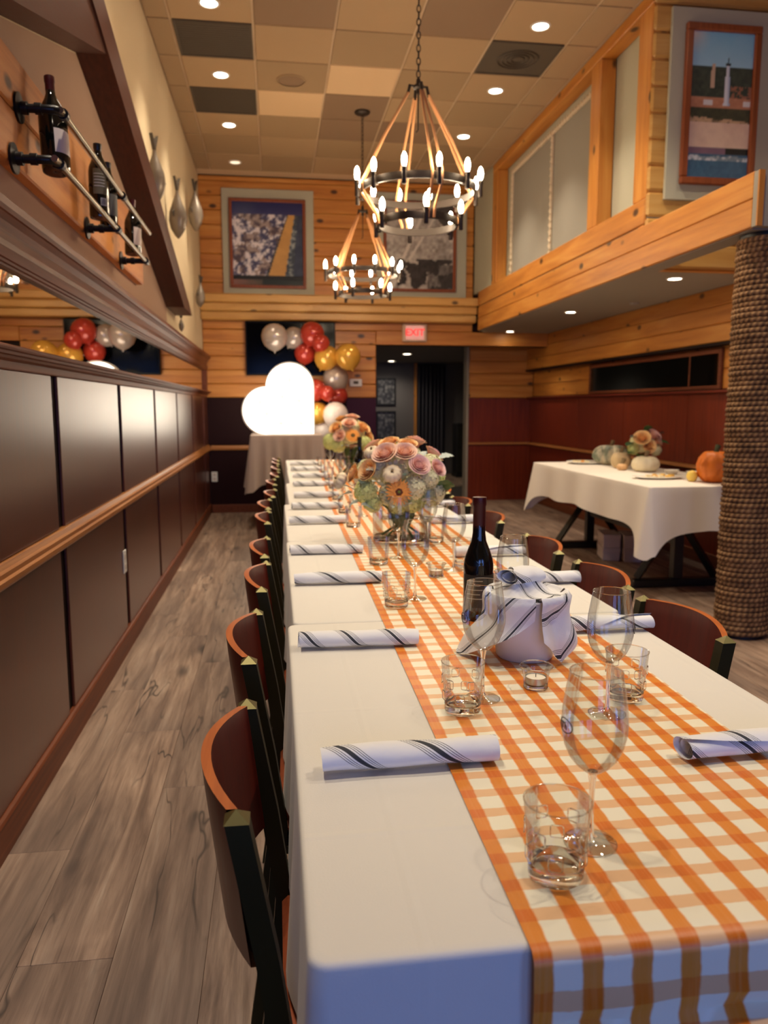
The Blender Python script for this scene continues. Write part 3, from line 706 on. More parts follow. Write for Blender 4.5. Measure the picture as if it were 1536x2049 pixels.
def f_beach(u,v):
    n=fbm(u*9,v*12,3); n2=fbm(u*22,v*26,9)
    if v>.86: return mixt((58,62,110),(34,40,92),(v-.86)/.14+n*.3)
    if v<.07: return mixt((150,104,96),(70,70,60),u*1.6+n*.4) if u<.42 else (40,48,46)
    if v<.12: return (26,30,32)
    e=.50+(v-.12)*.40; w=.24*(1-(v-.12)*.85)
    d=(u-e)/max(w,.01)
    if 0<d<1: return mixt((214,164,96),(188,142,84),n)
    if d>=1: return mixt((62,72,86),(150,160,162),(n2-.52)*5) if d<1.5 else mixt((40,52,78),(70,80,100),n)
    c=mixt((70,72,104),(226,218,222),(n2-.36)*4.2)
    if -.16<d: c=mixt(c,(40,48,44),.65)
    if n>.58: c=mixt(c,(96,72,62),.5)
    return c
framed('tall framed aerial beach photograph on the left of the back wall',-.487,.395,2.66,3.665,YB-.031,(-.57,.49,2.575,3.78),.035,f_beach,64,80)
def f_bw(u,v):
    n=fbm(u*7,v*8,21); n2=fbm(u*24,v*26,5)
    top=1.02-max(0,u-.55)*.9
    if v>top: return mixt((96,92,88),(60,56,54),n)
    if v<.36 and .16<u and n<.56-.25*(u-.5): return mixt((40,38,38),(74,70,68),n2)
    if abs((u-.30)-(v-.45)*.55)<.025 or abs((u-.42)-(v-.45)*.75)<.02: return (206,198,188)
    if v<.3 and u>.62: return mixt((60,56,54),(150,144,138),n2)
    return mixt((120,112,106),(206,198,188),(n2*.7+n*.5-.25)*1.5)
framed('black and white framed photograph on the back wall behind the chandeliers',1.315,2.2,2.655,3.705,YB-.031,(1.24,2.335,2.575,3.80),.035,f_bw,64,80)
def f_light(u,v):
    n=fbm(u*8,v*16,2); n2=fbm(u*20,v*40,7)
    # lighthouse tower
    w=.052-.028*(v-.50)/.30
    if .50<v<.78 and abs(u-.60)<w: return mixt((226,232,238),(150,170,200),(u-.60)/w*.9)
    if .78<=v<.80 and abs(u-.60)<.034: return (40,44,52)
    if .80<=v<.835 and abs(u-.60)<.014: return (34,40,50)
    if .62<v<.79 and abs(u-.36)<.035-.012*(v-.62)/.17: return (204,176,150)
    if v>.765:
        c=mixt((168,212,232),(128,190,222),(v-.765)*3+n*.2)
        return mixt(c,(240,214,196),max(0,(1-u*3.4))*max(0,(v-.84)*6.5))
    if v>.56:
        c=mixt((44,58,54),(72,84,72),n2*1.2)
        if v<.64 and u>.66 and n2>.5: c=mixt(c,(196,120,92),.7)
        return c
    if .50<v<.545 and (abs(u-.30)<.07 or abs(u-.93)<.06): return (226,224,222)
    if v>.49: return mixt((178,120,92),(206,150,116),n2)
    if v>.385:
        if v>.43-.04*u+.05*(n-.5): return mixt((52,60,50),(84,84,62),n2)
        return mixt((206,172,134),(120,104,80),(n2-.5)*4)
    if v>.21: return mixt((240,212,184),(220,188,166),(n-.3)*1.4)
    if v>.17:
        if u>.62 and v<.215: return (30,36,38)
        return mixt((140,110,124),(120,96,116),n)
    if .125<v<.155+.02*(n-.5): return mixt((120,140,150),(214,220,222),(n2-.4)*4)
    return mixt((50,88,118),(74,116,142),n2)
framed('large framed lighthouse photograph on the loft wall at upper right',2.635,3.15,2.72,3.70,4.984,(2.545,3.30,2.625,3.80),.045,f_light,60,110)
def f_dim(u,v):
    n=fbm(u*8,v*10,33); return mixt((60,60,62),(150,148,146),(n-.35)*2)
for k,(z0,z1) in enumerate(((1.31,1.82),(.67,1.20))):
    t=thing('framed_picture','grey framed picture at the hall end, %s of two'%('upper','lower')[k],'picture',(0,0,0))
    for a in ((1.9,2.27,z1-.03,z1),(1.9,2.27,z0,z0+.03),(1.9,1.93,z0+.03,z1-.03),(2.24,2.27,z0+.03,z1-.03)): MB().box(a[0],a[1],14.57,14.599,a[2],a[3],c=.003).obj('frame_bar',INK,t,smooth=False)
    painted('photo_print',1.93,2.24,14.59,z0+.03,z1-.03,20,24,f_dim,t)
# net panel of the mezzanine
NET=mat('net_cloth',(150,144,132),.9); RW=mat('white_rope',(214,196,168),.9)
nt_=thing('rope_net','grey net panel with laced white rope border on the mezzanine front','net',(0,0,0))
MB().box(2.545,2.552,6.0,8.26,2.645,3.72).obj('net_cloth',NET,nt_,smooth=False)
def wig(p0,p1,n,a,ax): return [tuple(p0[i]+(p1[i]-p0[i])*k/n+(a*((k%2)*2-1) if i==ax else 0) for i in range(3)) for k in range(n+1)]
for p0,p1,ax in (((2.535,6.0,3.73),(2.535,8.26,3.73),2),((2.535,8.26,2.66),(2.535,8.26,3.73),1),((2.535,7.07,2.66),(2.535,7.07,3.73),1)):
    MB().tube([p0,p1],.017,8).obj('border_rope',RW,nt_)
    L=(Vector(p1)-Vector(p0)).length; MB().tube(wig((p0[0]-.012,p0[1],p0[2]),(p1[0]-.012,p1[1],p1[2]),int(L/.03),.022,ax),.006,5).obj('lacing',RW,nt_)

# ================================================================== TV, EXIT, HALL THINGS
tv=thing('television','black flat television on the back wall behind the balloons','television',(.2,YB-.031,1.965))
MB().box(-.53,.53,-.07,-.02,-.315,.315,c=.008).obj('case',mat('tv_black',(8,8,8),.4,0,.2),tv,smooth=False)
MB().box(-.515,.515,-.0725,-.069,-.295,.30).obj('screen',mat('tv_screen',(4,4,5),.12,0,.08),tv,smooth=False)
MB().box(-.15,.15,-.02,0,-.12,.12).obj('wall_mount',INK,tv,smooth=False)
def text(s,size,m,parent,loc,rot,name='lettering',ext=.001):
    c=bpy.data.curves.new(name,'FONT'); c.body=s; c.size=size; c.align_x='CENTER'; c.align_y='CENTER'; c.extrude=ext; c.offset=size*.02
    o=bpy.data.objects.new('tmp',c); COL.objects.link(o); bpy.context.view_layer.update()
    dg=bpy.context.evaluated_depsgraph_get(); me=bpy.data.meshes.new_from_object(o.evaluated_get(dg)); bpy.data.objects.remove(o)
    me.name=name; me.materials.clear(); me.materials.append(m); return link(name,me,parent,loc,rot)
ex=thing('exit_sign','lit EXIT sign with red letters above the hallway opening','exit sign',(1.70,YB-.031,2.172))
MB().box(-.15,.15,-.05,0,-.105,.105,c=.008).obj('housing',mat('exit_housing',(206,178,150),.5),ex,smooth=False)
MB().box(-.112,.112,-.053,-.049,-.082,.082).obj('face',emit('exit_face',(1.0,.42,.32),.32,(120,60,50)),ex,smooth=False)
text('EXIT',.115,emit('exit_letters',(1.0,.03,.03),.7,(160,10,10)),ex,(0,-.055,0),(R_(90),0,0))
cu=thing('hall_curtain','dark pleated curtain hanging at the end of the hallway','curtain',(2.95,14.52,0))
MB().grid(lambda u,v:(-.26+.52*u,-.035*math.sin(u*2*math.pi*7)-.01*math.sin(u*31),.05+2.0*v),84,6).obj('drape',mat('curtain_charcoal',(58,56,64),.85),cu)
MB().tube([(-.28,0,2.06),(.28,0,2.06)],.012,8).obj('rod',BLACK,cu)
bx=thing('hall_cabinet','dark narrow stand at the right end of the hallway','stand',(3.42,13.9,0))
MB().box(-.16,.16,-.18,.18,.06,.98,c=.01).obj('body',INK,bx,smooth=False)
MB().box(-.14,.14,-.195,-.18,.55,.92,c=.004).obj('door',BLACK,bx,smooth=False); MB().box(-.14,.14,-.195,-.18,.1,.53,c=.004).obj('door',BLACK,bx,smooth=False)
MB().box(-.17,.17,-.19,.19,0,.06,c=.004).obj('plinth',INK,bx,smooth=False)

# ================================================================== ROPE COLUMN
def rope_mat():
    m,nt,b,o=newmat('manila_rope'); tc=nt.nodes.new('ShaderNodeTexCoord'); sp=nt.nodes.new('ShaderNodeSeparateXYZ'); nt.links.new(tc.outputs['UV'],sp.inputs[0])
    t=math_(nt,'SINE',math_(nt,'ADD',math_(nt,'MULTIPLY',sp.outputs[1],230),math_(nt,'MULTIPLY',sp.outputs[0],6.283)))
    n=noise(nt,coords(nt,(1,1,1)),14,3); f=math_(nt,'ADD',math_(nt,'MULTIPLY',t,.22),n)
    r=ramp(nt,[(.2,(84,58,36)),(.55,(134,98,62)),(.85,(168,130,88))]); nt.links.new(f,r.inputs[0]); nt.links.new(r.outputs[0],b.inputs['Base Color'])
    b.inputs['Roughness'].default_value=.9; bump(nt,b,t,.5,.004); return m
rc=thing('rope_column','round column wrapped in brown manila rope under the mezzanine corner','column',(2.60,3.93,0))
MB().lathe([(.125,0),(.125,2.18)],28).obj('core',INK,rc)
pts=[];pitch=.0275;n=int(2.17/pitch)
for i in range(n*28+1):
    a=2*math.pi*i/28; k=i/28; rr=.132+.0025*math.sin(k*1.7)+.002*math.sin(k*.31+1); pts.append((rr*math.cos(a),rr*math.sin(a),.014+pitch*k))
MB().tube(pts,.0148,6).obj('rope_wrap',rope_mat(),rc,ang=0)

# ================================================================== TABLES AND CLOTHS
def perim(x0,x1,y0,y1,r,step):
    pts=[]  # (x,y,nx,ny,cornerweight)
    def side(ax,ay,bx,by,nx,ny):
        n=max(2,int(math.hypot(bx-ax,by-ay)/step))
        for i in range(n): t=i/n; pts.append((ax+(bx-ax)*t,ay+(by-ay)*t,nx,ny,0))
    def corner(cx,cy,a0):
        for i in range(6):
            a=a0+math.pi/2*i/6; pts.append((cx+r*math.cos(a),cy+r*math.sin(a),math.cos(a),math.sin(a),math.sin(math.pi*i/6)))
    side(x0+r,y0,x1-r,y0,0,-1); corner(x1-r,y0+r,-math.pi/2); side(x1,y0+r,x1,y1-r,1,0); corner(x1-r,y1-r,0)
    side(x1-r,y1,x0+r,y1,0,1); corner(x0+r,y1-r,math.pi/2); side(x0,y1-r,x0,y0+r,-1,0); corner(x0+r,y0+r,math.pi)
    return pts
def cloth(x0,x1,y0,y1,zt,drops,amp=.01,flare=.05,tail=0.0,freq=24,seed=0,step=.03,dents=None):
    # drops: (left,right,front,back)
    P=perim(x0,x1,y0,y1,.014,step); n=len(P); cx,cy=(x0+x1)/2,(y0+y1)/2; mb=MB(); vs=[];fs=[]
    rings=[]
    for k in (.02,.25,.5,.7,.85,.94,.985): rings.append([(cx+(p[0]-cx)*k,cy+(p[1]-cy)*k,zt) for p in P])
    re=.007
    for a in (0,30,60,90):
        rings.append([(p[0]+p[2]*re*math.sin(R_(a)),p[1]+p[3]*re*math.sin(R_(a)),zt-re*(1-math.cos(R_(a)))) for p in P])
    for q in range(1,9):
        t=q/8; ring=[]
        for i,p in enumerate(P):
            dl,dr,df,db=drops
            ws=max(0,-p[2])**2,max(0,p[2])**2,max(0,-p[3])**2,max(0,p[3])**2
            D=dl*ws[0]+dr*ws[1]+df*ws[2]+db*ws[3]; dx=min(p[0]-x0,x1-p[0]); dy=min(p[1]-y0,y1-p[1])
            cd=math.hypot(dx,dy); cw=math.exp(-cd/.13)
            free=1 if D>.1 else 0
            s=p[0]*(1 if abs(p[3])>.5 else 0)+p[1]*(1 if abs(p[2])>.5 else 0)
            f=math.sin(s*freq+seed)+.5*math.sin(s*freq*.47+seed*2.1+1)
            o=re+free*(flare*t*D+amp*t*f*(1-.6*cw)+tail*.35*cw*t)
            z=zt-re-t*(D+free*tail*cw+free*.012*math.sin(s*7+seed))
            ring.append((p[0]+p[2]*o,p[1]+p[3]*o,z))
        rings.append(ring)
    for r in rings: vs+=r
    for k in range(len(rings)-1):
        for i in range(n):
            i2=(i+1)%n; fs.append((k*n+i,k*n+i2,(k+1)*n+i2,(k+1)*n+i))
    fs=[tuple(reversed(f)) for f in fs]; fs.append(tuple(range(n)))
    return mb.add(vs,fs)
TZ=.76; NT=6; TY0=.665; TL=1.16
offs=[(.027,.85),(.040,.862),(.045,.868),(.07,.885),(.095,.91),(.10,.915)]
for k in range(NT):
    y0=TY0+k*TL; y1=y0+TL-.016; x0,x1=offs[k]
    t=thing('dining_table','%s table from the camera in the long banquet row under white cloth'%ORD[k],'table',((x0+x1)/2,(y0+y1)/2,0),group='tables of the long banquet row')
    hx,hy=(x1-x0)/2-.004,(y1-y0)/2-.004
    MB().box(-hx,hx,-hy,hy,.72,.756,c=.004).obj('tabletop',MAHOG,t,smooth=False)
    MB().lathe([(.05,.03),(.045,.06),(.045,.70),(.09,.72)],16).obj('pedestal',BLACK,t)
    for w,l in ((.03,.40),(.06,.05)): MB().box(-w,w,-l,l,0,.03+l*.01,c=.006).obj('base_arm',BLACK,t,smooth=False)
    o=cloth(x0,x1,y0,y1,TZ,(.285,.285,.285 if k==0 else .03,.30 if k==NT-1 else .03),.008,.03,.02 if k in(0,NT-1) else 0,26,k*1.3).obj('tablecloth',LINEN,ang=60)
    tag(o,('white tablecloth on the nearest table with its front drop lit blue' if k==0 else 'white tablecloth on the %s table of the long row'%ORD[k]),'tablecloth','white cloths on the long banquet row')
# paper runner
def runner():
    mb=MB(); W=.478; yb=7.62; prof=[]   # (y,z,arc)
    ya=TY0-.010; s=0
    drop=[(0,-.26),(-.004,-.20),(.002,-.15),(-.010,-.105),(-.017,-.088),(-.006,-.076),(-.012,-.055),(-.012,-.03)]
    pts=[(ya+d[0]-.002,TZ+d[1]) for d in drop]
    for a in (0,22,45,67,90): pts.append((ya-.014+.014*(1-math.cos(R_(a)))+.001,TZ-.0125+.0145*math.sin(R_(a))))
    y=ya+.02
    while y<yb: pts.append((y,TZ+.002)); y+=.12
    pts.append((yb,TZ+.002)); arcs=[0]
    for i in range(1,len(pts)): arcs.append(arcs[-1]+math.hypot(pts[i][0]-pts[i-1][0],pts[i][1]-pts[i-1][1]))
    z0=next(a for a,p in zip(arcs,pts) if p[0]>ya+.015)
    n=24; vs=[];uv=[];fs=[]
    for (y,z),a in zip(pts,arcs):
        yy=max(y,0); xl=.226+.0135*min(yy,4.0)+max(0,yy-4)*.03; 
        for i in range(n+1):
            u=i/n; dz=0; dy=0
            if z<TZ-.05: dy=.006*math.sin(u*9+z*40)+ (u*.022 if z<-.08+TZ else 0)*(1 if z>TZ-.12 else .4)
            vs.append((xl+u*W,y-abs(dy) if z<TZ-.05 else y,z)); uv.append((u*W,a-z0))
    for j in range(len(pts)-1):
        for i in range(n): fs.append((j*(n+1)+i,j*(n+1)+i+1,(j+1)*(n+1)+i+1,(j+1)*(n+1)+i))
    mb.add(vs,fs,uv); return mb
tag(runner().obj('table_runner',GINGHAM,ang=50),'orange and white gingham paper runner along the long table','table runner')

# ================================================================== CHAIRS
def build_chair():
    t=thing('dining_chair','x','chair')
    for s in (-1,1):
        y=s*.18; h=.0145
        path=[(-.055,0),(-.012,.30),(0.0,.44),(-.022,.60),(-.055,.785)]
        pb=MB(); vs=[];fs=[]
        for (x,z) in path:
            for a,b in ((-h,-h),(h,-h),(h,h),(-h,h)): vs.append((x+a,y+b,z))
        vs.append((-.058,y,.799)); m=len(path)
        for i in range(m-1):
            for k in range(4): fs.append((i*4+k,i*4+(k+1)%4,i*4+4+(k+1)%4,i*4+4+k))
        fs.append((3,2,1,0)); fs2=fs; 
        pb.add(vs[:-1],fs); pb.obj('post',CHAIRPOST,t,smooth=False)
        c=MB(); g=.0155; b0=[(-.055+a,y+b,.785) for a,b in ((-g,-g),(g,-g),(g,g),(-g,g))]+[(-.056,y,.798)]
        c.add(b0,[(0,1,4),(1,2,4),(2,3,4),(3,0,4),(3,2,1,0)]); c.obj('post_cap',BRASS,t,smooth=False)
        MB().box(.335,.362,y-.0145,y+.0145,0,.42,c=.003).obj('front_leg',CHAIRPOST,t,smooth=False)
        MB().box(.0,.34,y-.01,y+.01,.40,.42).obj('seat_rail',CHAIRPOST,t,smooth=False)
        MB().box(-.02,.34,y-.008,y+.008,.16,.18).obj('stretcher',CHAIRPOST,t,smooth=False)
    MB().box(.340,.357,-.17,.17,.22,.238).obj('stretcher',CHAIRPOST,t,smooth=False)
    MB().box(-.004,.375,-.185,.185,.421,.446,c=.01).obj('seat',SEAT,t,smooth=False)
    def surf(u,v,off):
        y=-.166+.332*u; z=.575+.215*v; xp=-.018-.042*((z-.44)/.36); b=.044*(1-(2*u-1)**2)
        zz=z+(.008*math.sin(math.pi*u) if v>.99 else 0)
        return (xp-b+off-.002,y,zz)
    sl=MB(); sl.grid(lambda u,v:surf(u,v,.006),16,5); 
    i0=len(sl.f); sl.grid(lambda u,v:surf(u,v,-.008),16,5)
    sl.f[i0:]=[tuple(reversed(q)) for q in sl.f[i0:]]
    sl.obj('back_slat',SLAT,t,ang=0)
    ed=MB(); ed.grid(lambda u,v:(lambda p:(p[0],p[1],p[2]+.0005))(surf(u,1,.006-.014*v)),16,1)
    ed.obj('slat_edge',SLATEDGE,t,ang=0); MB().grid(lambda u,v:surf(u,0,-.008+.014*v),16,1).obj('slat_edge',SLATEDGE,t,ang=0)
    return t
CL=[1.07,1.655,2.245,2.72,3.465,3.94,4.44,5.10,5.69,6.3,6.9,7.35]
CRY=[1.65,2.13,2.65,3.36,3.94,4.5,5.1,5.7,6.3,6.9]
ch0=build_chair(); ch0.location=(0.0,CL[0],0); ch0['group']='chairs on the wall side of the long table'
ch0['label']='nearest black and mahogany chair tucked in on the left side of the table'
def xoff(y): return offs[min(NT-1,max(0,int((y-TY0)/TL)))]
for k,y in enumerate(CL[1:]):
    c=dup(ch0,(xoff(y)[0]-.027+random.uniform(-.004,.004),y,0),R_(random.uniform(-1.5,1.5)),'%s black and mahogany chair from the camera on the left side of the table'%ORD[k+1])
for k,y in enumerate(CRY):
    c=dup(ch0,(xoff(y)[1]+.033,y,0),R_(180+random.uniform(-1.5,1.5)),('nearest visible black and mahogany chair on the right side of the table' if k==0 else '%s black and mahogany chair visible on the right side of the table'%ORD[k]))
    c['group']='chairs on the right side of the long table'

# ================================================================== NAPKINS
def napkin_mesh(seed,L=.258):
    rnd=random.Random(seed); turns=2.35; mb=MB(); ph=rnd.uniform(0,.5)
    def pos(u,v):
        te=.80+.20*(u if seed%2==0 else 1-u)+.03*math.sin(u*5+seed); t=v*te
        a=-2*math.pi*turns*t+R_(60)+.12*math.sin(u*4+seed)
        r=.0095+.0135*t+.0008*math.sin(u*11+a*2+seed)
        x=(u-.5)*L*(1-.05*(1-t)) + (.012*(t-.6)*(1 if u>.5 else -1)*abs(2*u-1)**6)
        return (x,r*1.18*math.cos(a),.0205+r*.86*math.sin(a))
    arc=.24
    mb.grid(pos,14,64,uvf=lambda u,v:(u*L+ph,v*arc)); 
    mn=min(p[2] for p in mb.v); mb.v=[(p[0],p[1],p[2]-mn) for p in mb.v]
    return mb.mesh('napkin_roll',NAPKIN,True,0)
NM=[napkin_mesh(s) for s in (2,3,4,5)]
NL=[(.185,1.046),(.172,1.618),(.175,2.228),(.173,2.703),(.180,3.416),(.206,3.918),(.225,4.42),(.24,5.09),(.245,5.67),(.25,6.3),(.25,6.9)]
for k,(x,y) in enumerate(NL):
    o=link('napkin_roll',NM[k%4],None,(x,y,TZ+.0005),(0,0,R_(random.uniform(-2.5,2.5))))
    tag(o,('nearest rolled white napkin with dark stripes on the left of the runner' if k==0 else '%s rolled striped napkin from the camera on the left of the runner'%ORD[k]),'napkin','rolled napkins on the left side')
NR=[(.712,1.013),(.742,1.657),(.755,2.15),(.735,2.575),(.765,3.345),(.80,3.92),(.80,4.5),(.81,5.1),(.81,5.7),(.81,6.3),(.81,6.9)]
for k,(x,y) in enumerate(NR):
    o=link('napkin_roll',NM[(k+1)%4],None,(x,y,TZ+.0025),(0,0,R_(180+random.uniform(-3,3)+(3 if k==0 else 0))))
    tag(o,('nearest rolled white napkin with dark stripes at the right edge of the photo' if k==0 else '%s rolled striped napkin from the camera on the right of the runner'%ORD[k]),'napkin','rolled napkins on the right side')

# ================================================================== GLASSWARE
RZ=TZ+.0025
def build_wine():
    t=thing('wine_glass','x','wine glass')
    prof=[(.0045,.088),(.010,.091),(.019,.098),(.028,.109),(.0345,.124),(.0378,.14),(.0384,.153),(.0372,.17),(.0342,.19),(.0302,.213)]
    MB().lathe(prof,40,cap=False).obj('bowl',GLASS,t)
    MB().tube([(.0302*math.cos(2*math.pi*i/32),.0302*math.sin(2*math.pi*i/32),.2133) for i in range(32)],.0007,6,True).obj('rim',GLASSB,t)
    MB().lathe([(.0005,.0915),(.006,.0905),(.0052,.085),(.0036,.076),(.0031,.055),(.0032,.03),(.0042,.012),(.006,.008),(.0005,.006)],32,cap=False).obj('stem',GLASSB,t)
    MB().lathe([(.0055,.0075),(.009,.005),(.018,.0028),(.0295,.0014),(.031,.0006)],36,cap=False).obj('foot',GLASS,t)
    MB().tube([(.031*math.cos(2*math.pi*i/32),.031*math.sin(2*math.pi*i/32),.0008) for i in range(32)],.0008,6,True).obj('foot_edge',GLASSB,t)
    return t
def logo(t,az,z=.152):
    g=MB(); n=20; r=.0388
    g.tube([(r*math.cos(az+.34*math.cos(2*math.pi*i/n)),r*math.sin(az+.34*math.cos(2*math.pi*i/n)),z+.0085*math.sin(2*math.pi*i/n)) for i in range(n)],.0006,5,True)
    o=g.obj('logo',INK,t); text('Th',.011,INK,o,((r+.001)*math.cos(az),(r+.001)*math.sin(az),z),(R_(90),0,az+math.pi/2),ext=.0002)
WL=[(.364,.818),(.358,1.284),(.367,2.011),(.412,2.58),(.40,3.62),(.41,4.15),(.42,4.75),(.44,5.3),(.44,5.95),(.45,6.5)]
WR=[(.55,1.188),(.552,1.735),(.556,2.362),(.556,2.80),(.60,3.6),(.62,4.2),(.63,4.8),(.64,5.4),(.64,6.0)]
w0=build_wine(); w0.location=(WL[0][0],WL[0][1],RZ); w0['label']='nearest empty wine glass standing behind the front tumbler'; w0['group']='wine glasses on the runner'
near={0:R_(190)}
for k,(x,y) in enumerate(WL[1:]):
    c=dup(w0,(x,y,RZ),0,('second wine glass of the left row, left of the napkin bucket' if k==0 else '%s wine glass from the camera in the left row on the runner'%ORD[k+1]))
    if k==0: logo(c,R_(190))
for k,(x,y) in enumerate(WR):
    c=dup(w0,(x,y,RZ),0,('front wine glass of the right row, right of the napkin bucket' if k==0 else '%s wine glass from the camera in the right row on the runner'%ORD[k]))
    if k==0: logo(c,R_(-22))
logo(w0,R_(188))
def rsq(r,az,z,w,h):
    P=[]
    for sx,sz in ((1,1),(-1,1),(-1,-1),(1,-1)):
        a0={(1,1):0,(-1,1):90,(-1,-1):180,(1,-1):270}[(sx,sz)]
        for k in range(4):
            a=R_(a0+30*k); dx=sx*(w/2-.003)+.003*math.cos(a); dz=sz*(h/2-.003)+.003*math.sin(a)
            P.append((r*math.cos(az+dx/r),r*math.sin(az+dx/r),z+dz))
    return P
def build_rocks(emb):
    t=thing('tumbler','x','glass')
    MB().lathe([(.0312,.014),(.0335,.045),(.0362,.075),(.0372,.0885)],36,cap=False).obj('glass_wall',GLASS,t)
    MB().tube([(.0372*math.cos(2*math.pi*i/36),.0372*math.sin(2*math.pi*i/36),.0888) for i in range(36)],.0009,6,True).obj('rim',GLASSB,t)
    MB().lathe([(.0005,.002),(.024,.002),(.027,0),(.0295,.001),(.0308,.004),(.0312,.015),(.0295,.0175),(.026,.0162),(.012,.0145),(.0005,.014)],36,cap=False).obj('thick_base',GLASSB,t)
    if emb:
        m=MB()
        for k in range(6): m.tube(rsq(.0345,R_(60*k+8),.032,.015,.015),.0008,5,True); m.tube(rsq(.0358,R_(60*k+38),.056,.014,.015),.0008,5,True)
        m.obj('embossed_squares',GLASSB,t)
    return t
GL=[(.300,.762),(.309,1.233),(.305,1.94),(.331,2.489),(.328,3.3),(.33,3.75),(.34,4.3),(.36,4.9),(.37,5.5),(.38,6.1),(.39,6.7)]
GR=[(.611,1.248),(.60,1.92),(.60,2.42),(.606,2.88),(.64,3.5),(.66,4.1),(.68,4.7),(.69,5.3),(.7,5.9)]
r0=build_rocks(True); r0.location=(GL[0][0],GL[0][1],RZ); r0['label']='nearest short glass tumbler with embossed squares at the front of the runner'; r0['group']='tumblers on the runner'
r1=None
for k,(x,y) in enumerate(GL[1:]):
    lb='%s glass tumbler from the camera in the left row on the runner'%ORD[k+1]
    if y<2.2: dup(r0,(x,y,RZ),R_(23*k),lb)
    elif r1 is None: r1=build_rocks(False); r1.location=(x,y,RZ); r1['label']=lb; r1['group']='tumblers on the runner'
    else: dup(r1,(x,y,RZ),0,lb)
for k,(x,y) in enumerate(GR):
    dup(r0 if y<2.2 else r1,(x,y,RZ),R_(17*k),('front glass tumbler of the right row, behind the wine glass' if k==0 else '%s glass tumbler from the camera in the right row on the runner'%ORD[k]))
WAX=mat('candle_wax',(236,226,206),.5); TIN=mat('tealight_tin',(190,186,180),.3,.9)
def votive(x,y,label):
    t=thing('votive_candle',label,'candle',(x,y,RZ),group='tealight votives')
    MB().lathe([(.0225,.006),(.0235,.022),(.026,.034),(.0305,.041)],30,cap=False).obj('glass_wall',GLASS,t)
    MB().lathe([(.0005,0),(.021,0),(.0228,.002),(.0225,.0075),(.0205,.0075),(.0005,.006)],30,cap=False).obj('glass_base',GLASSB,t)
    MB().tube([(.0305*math.cos(2*math.pi*i/30),.0305*math.sin(2*math.pi*i/30),.0412) for i in range(30)],.0012,6,True).obj('rim',GLASSB,t)
    MB().lathe([(.0005,.0085),(.019,.0085),(.0195,.021),(.0188,.021)],24,cap=False).obj('tin_cup',TIN,t)
    MB().lathe([(.0005,.0195),(.0185,.019),(.0188,.012)],24,cap=False).obj('wax',WAX,t); MB().tube([(0,0,.019),(0,0,.026)],.0007,5).obj('wick',INK,t)
votive(.471,1.325,'tealight in a clear votive cup just in front of the napkin bucket')
votive(.481,2.276,'tealight in a clear votive cup left of the wine bottle')
votive(.50,3.5,'tealight in a clear votive cup behind the large flower vase')
votive(.52,4.6,'tealight in a clear votive cup farthest down the runner')

# ================================================================== BOTTLE AND BUCKET
bt,bl_,g=wine_bottle('wine_bottle','dark red wine bottle with maroon capsule standing behind the napkin bucket',(.486,1.80,RZ),None,(LABELB,.035,.115,R_(-170),R_(-10)),FOIL,.303,.0365,None,.50)
for k in range(5): MB().grid(lambda u,v:(.0373*math.cos(R_(-150+(62-9*(k%2))*u)),.0373*math.sin(R_(-150+(62-9*(k%2))*u)),.10-.011*k+.0016*v),10,1).obj('print_line',PRINT,bl_)
bt2,_,_=wine_bottle('wine_bottle','dark wine bottle beside the far flower arrangement',(.60,5.55,RZ),None,(LABELB,.035,.115,R_(-170),R_(-10)),FOILD,.303,.0365,None,.50)
bk=thing('napkin_bucket','white bucket holding loose striped napkins on the runner','bucket',(.510,1.51,RZ)); bk.scale=(.86,.86,.84)
MB().lathe([(.001,.004),(.060,.004),(.066,0),(.069,.004),(.078,.08),(.085,.15),(.088,.152),(.086,.156),(.081,.150),(.065,.012),(.001,.01)],36,cap=False).obj('pail',mat('white_enamel',(226,220,214),.35),bk)
def drape(seed,a0,a1,lens,rtop,ztop,name,amp=.01,flare=0):
    # napkin hanging over the rim between angles a0..a1, lens = hem drop as a function of 0..1
    rnd=random.Random(seed)
    def pos(u,v):
        a=a0+(a1-a0)*u; D=lens(u); inn=.06; s=v*(inn+.03+D)
        f=math.sin(u*9+seed)*amp
        if s<inn: k=s/inn; r=.03+(.088-.03)*k; z=ztop-.045*(1-k)**2+.012*math.sin(a*3+seed)*(1-k)
        elif s<inn+.03:
            k=(s-inn)/.03; r=.088+rtop*math.sin(k*math.pi/2); z=ztop+.010*math.sin(k*math.pi)
        else:
            d=s-inn-.03; r=.088+rtop-d*.06+flare*d*d+f*min(1,d/.05)+.006*math.sin(d*60+seed); z=ztop-d
        return (r*math.cos(a),r*math.sin(a),max(z,.004))
    return MB().grid(pos,30,26,uvf=lambda u,v:(u*(a1-a0)*.10+seed*.037,v*(.09+lens(.5))*1.0))
tri=lambda p,base,top:(lambda u:base+(top-base)*max(0,1-abs(u-p)/max(p,1-p)))
drape(1,R_(-225),R_(-95),tri(.25,.045,.165),.010,.158,'',.01,3.2).obj('draped_napkin',NAPKIN,bk,ang=0)
drape(2,R_(-88),R_(-8),tri(.40,.06,.152),.016,.160,'',.012,1.2).obj('draped_napkin',NAPKIN,bk,ang=0)
drape(5,R_(0),R_(140),tri(.4,.03,.08),.012,.158,'',.012).obj('draped_napkin',NAPKIN,bk,ang=0)
cr_=MB(); 
def crown(u,v):
    a=2*math.pi*u; r=.075*v; f=.5+.5*math.sin(3*a+1.2)
    return (r*math.cos(a)*1.02-.006,r*math.sin(a)+.012,.158+.040*(1-v)**1.3*(.7+.5*f)+.016*math.sin(2*a+.6)*v*(1-v)*3+.010*math.sin(5*a)*v*(1-v)*2)
cr_.grid(crown,48,10,True,uvf=lambda u,v:(.105*v*math.cos(2*math.pi*u)+.2,.105*v*math.sin(2*math.pi*u)+.2))
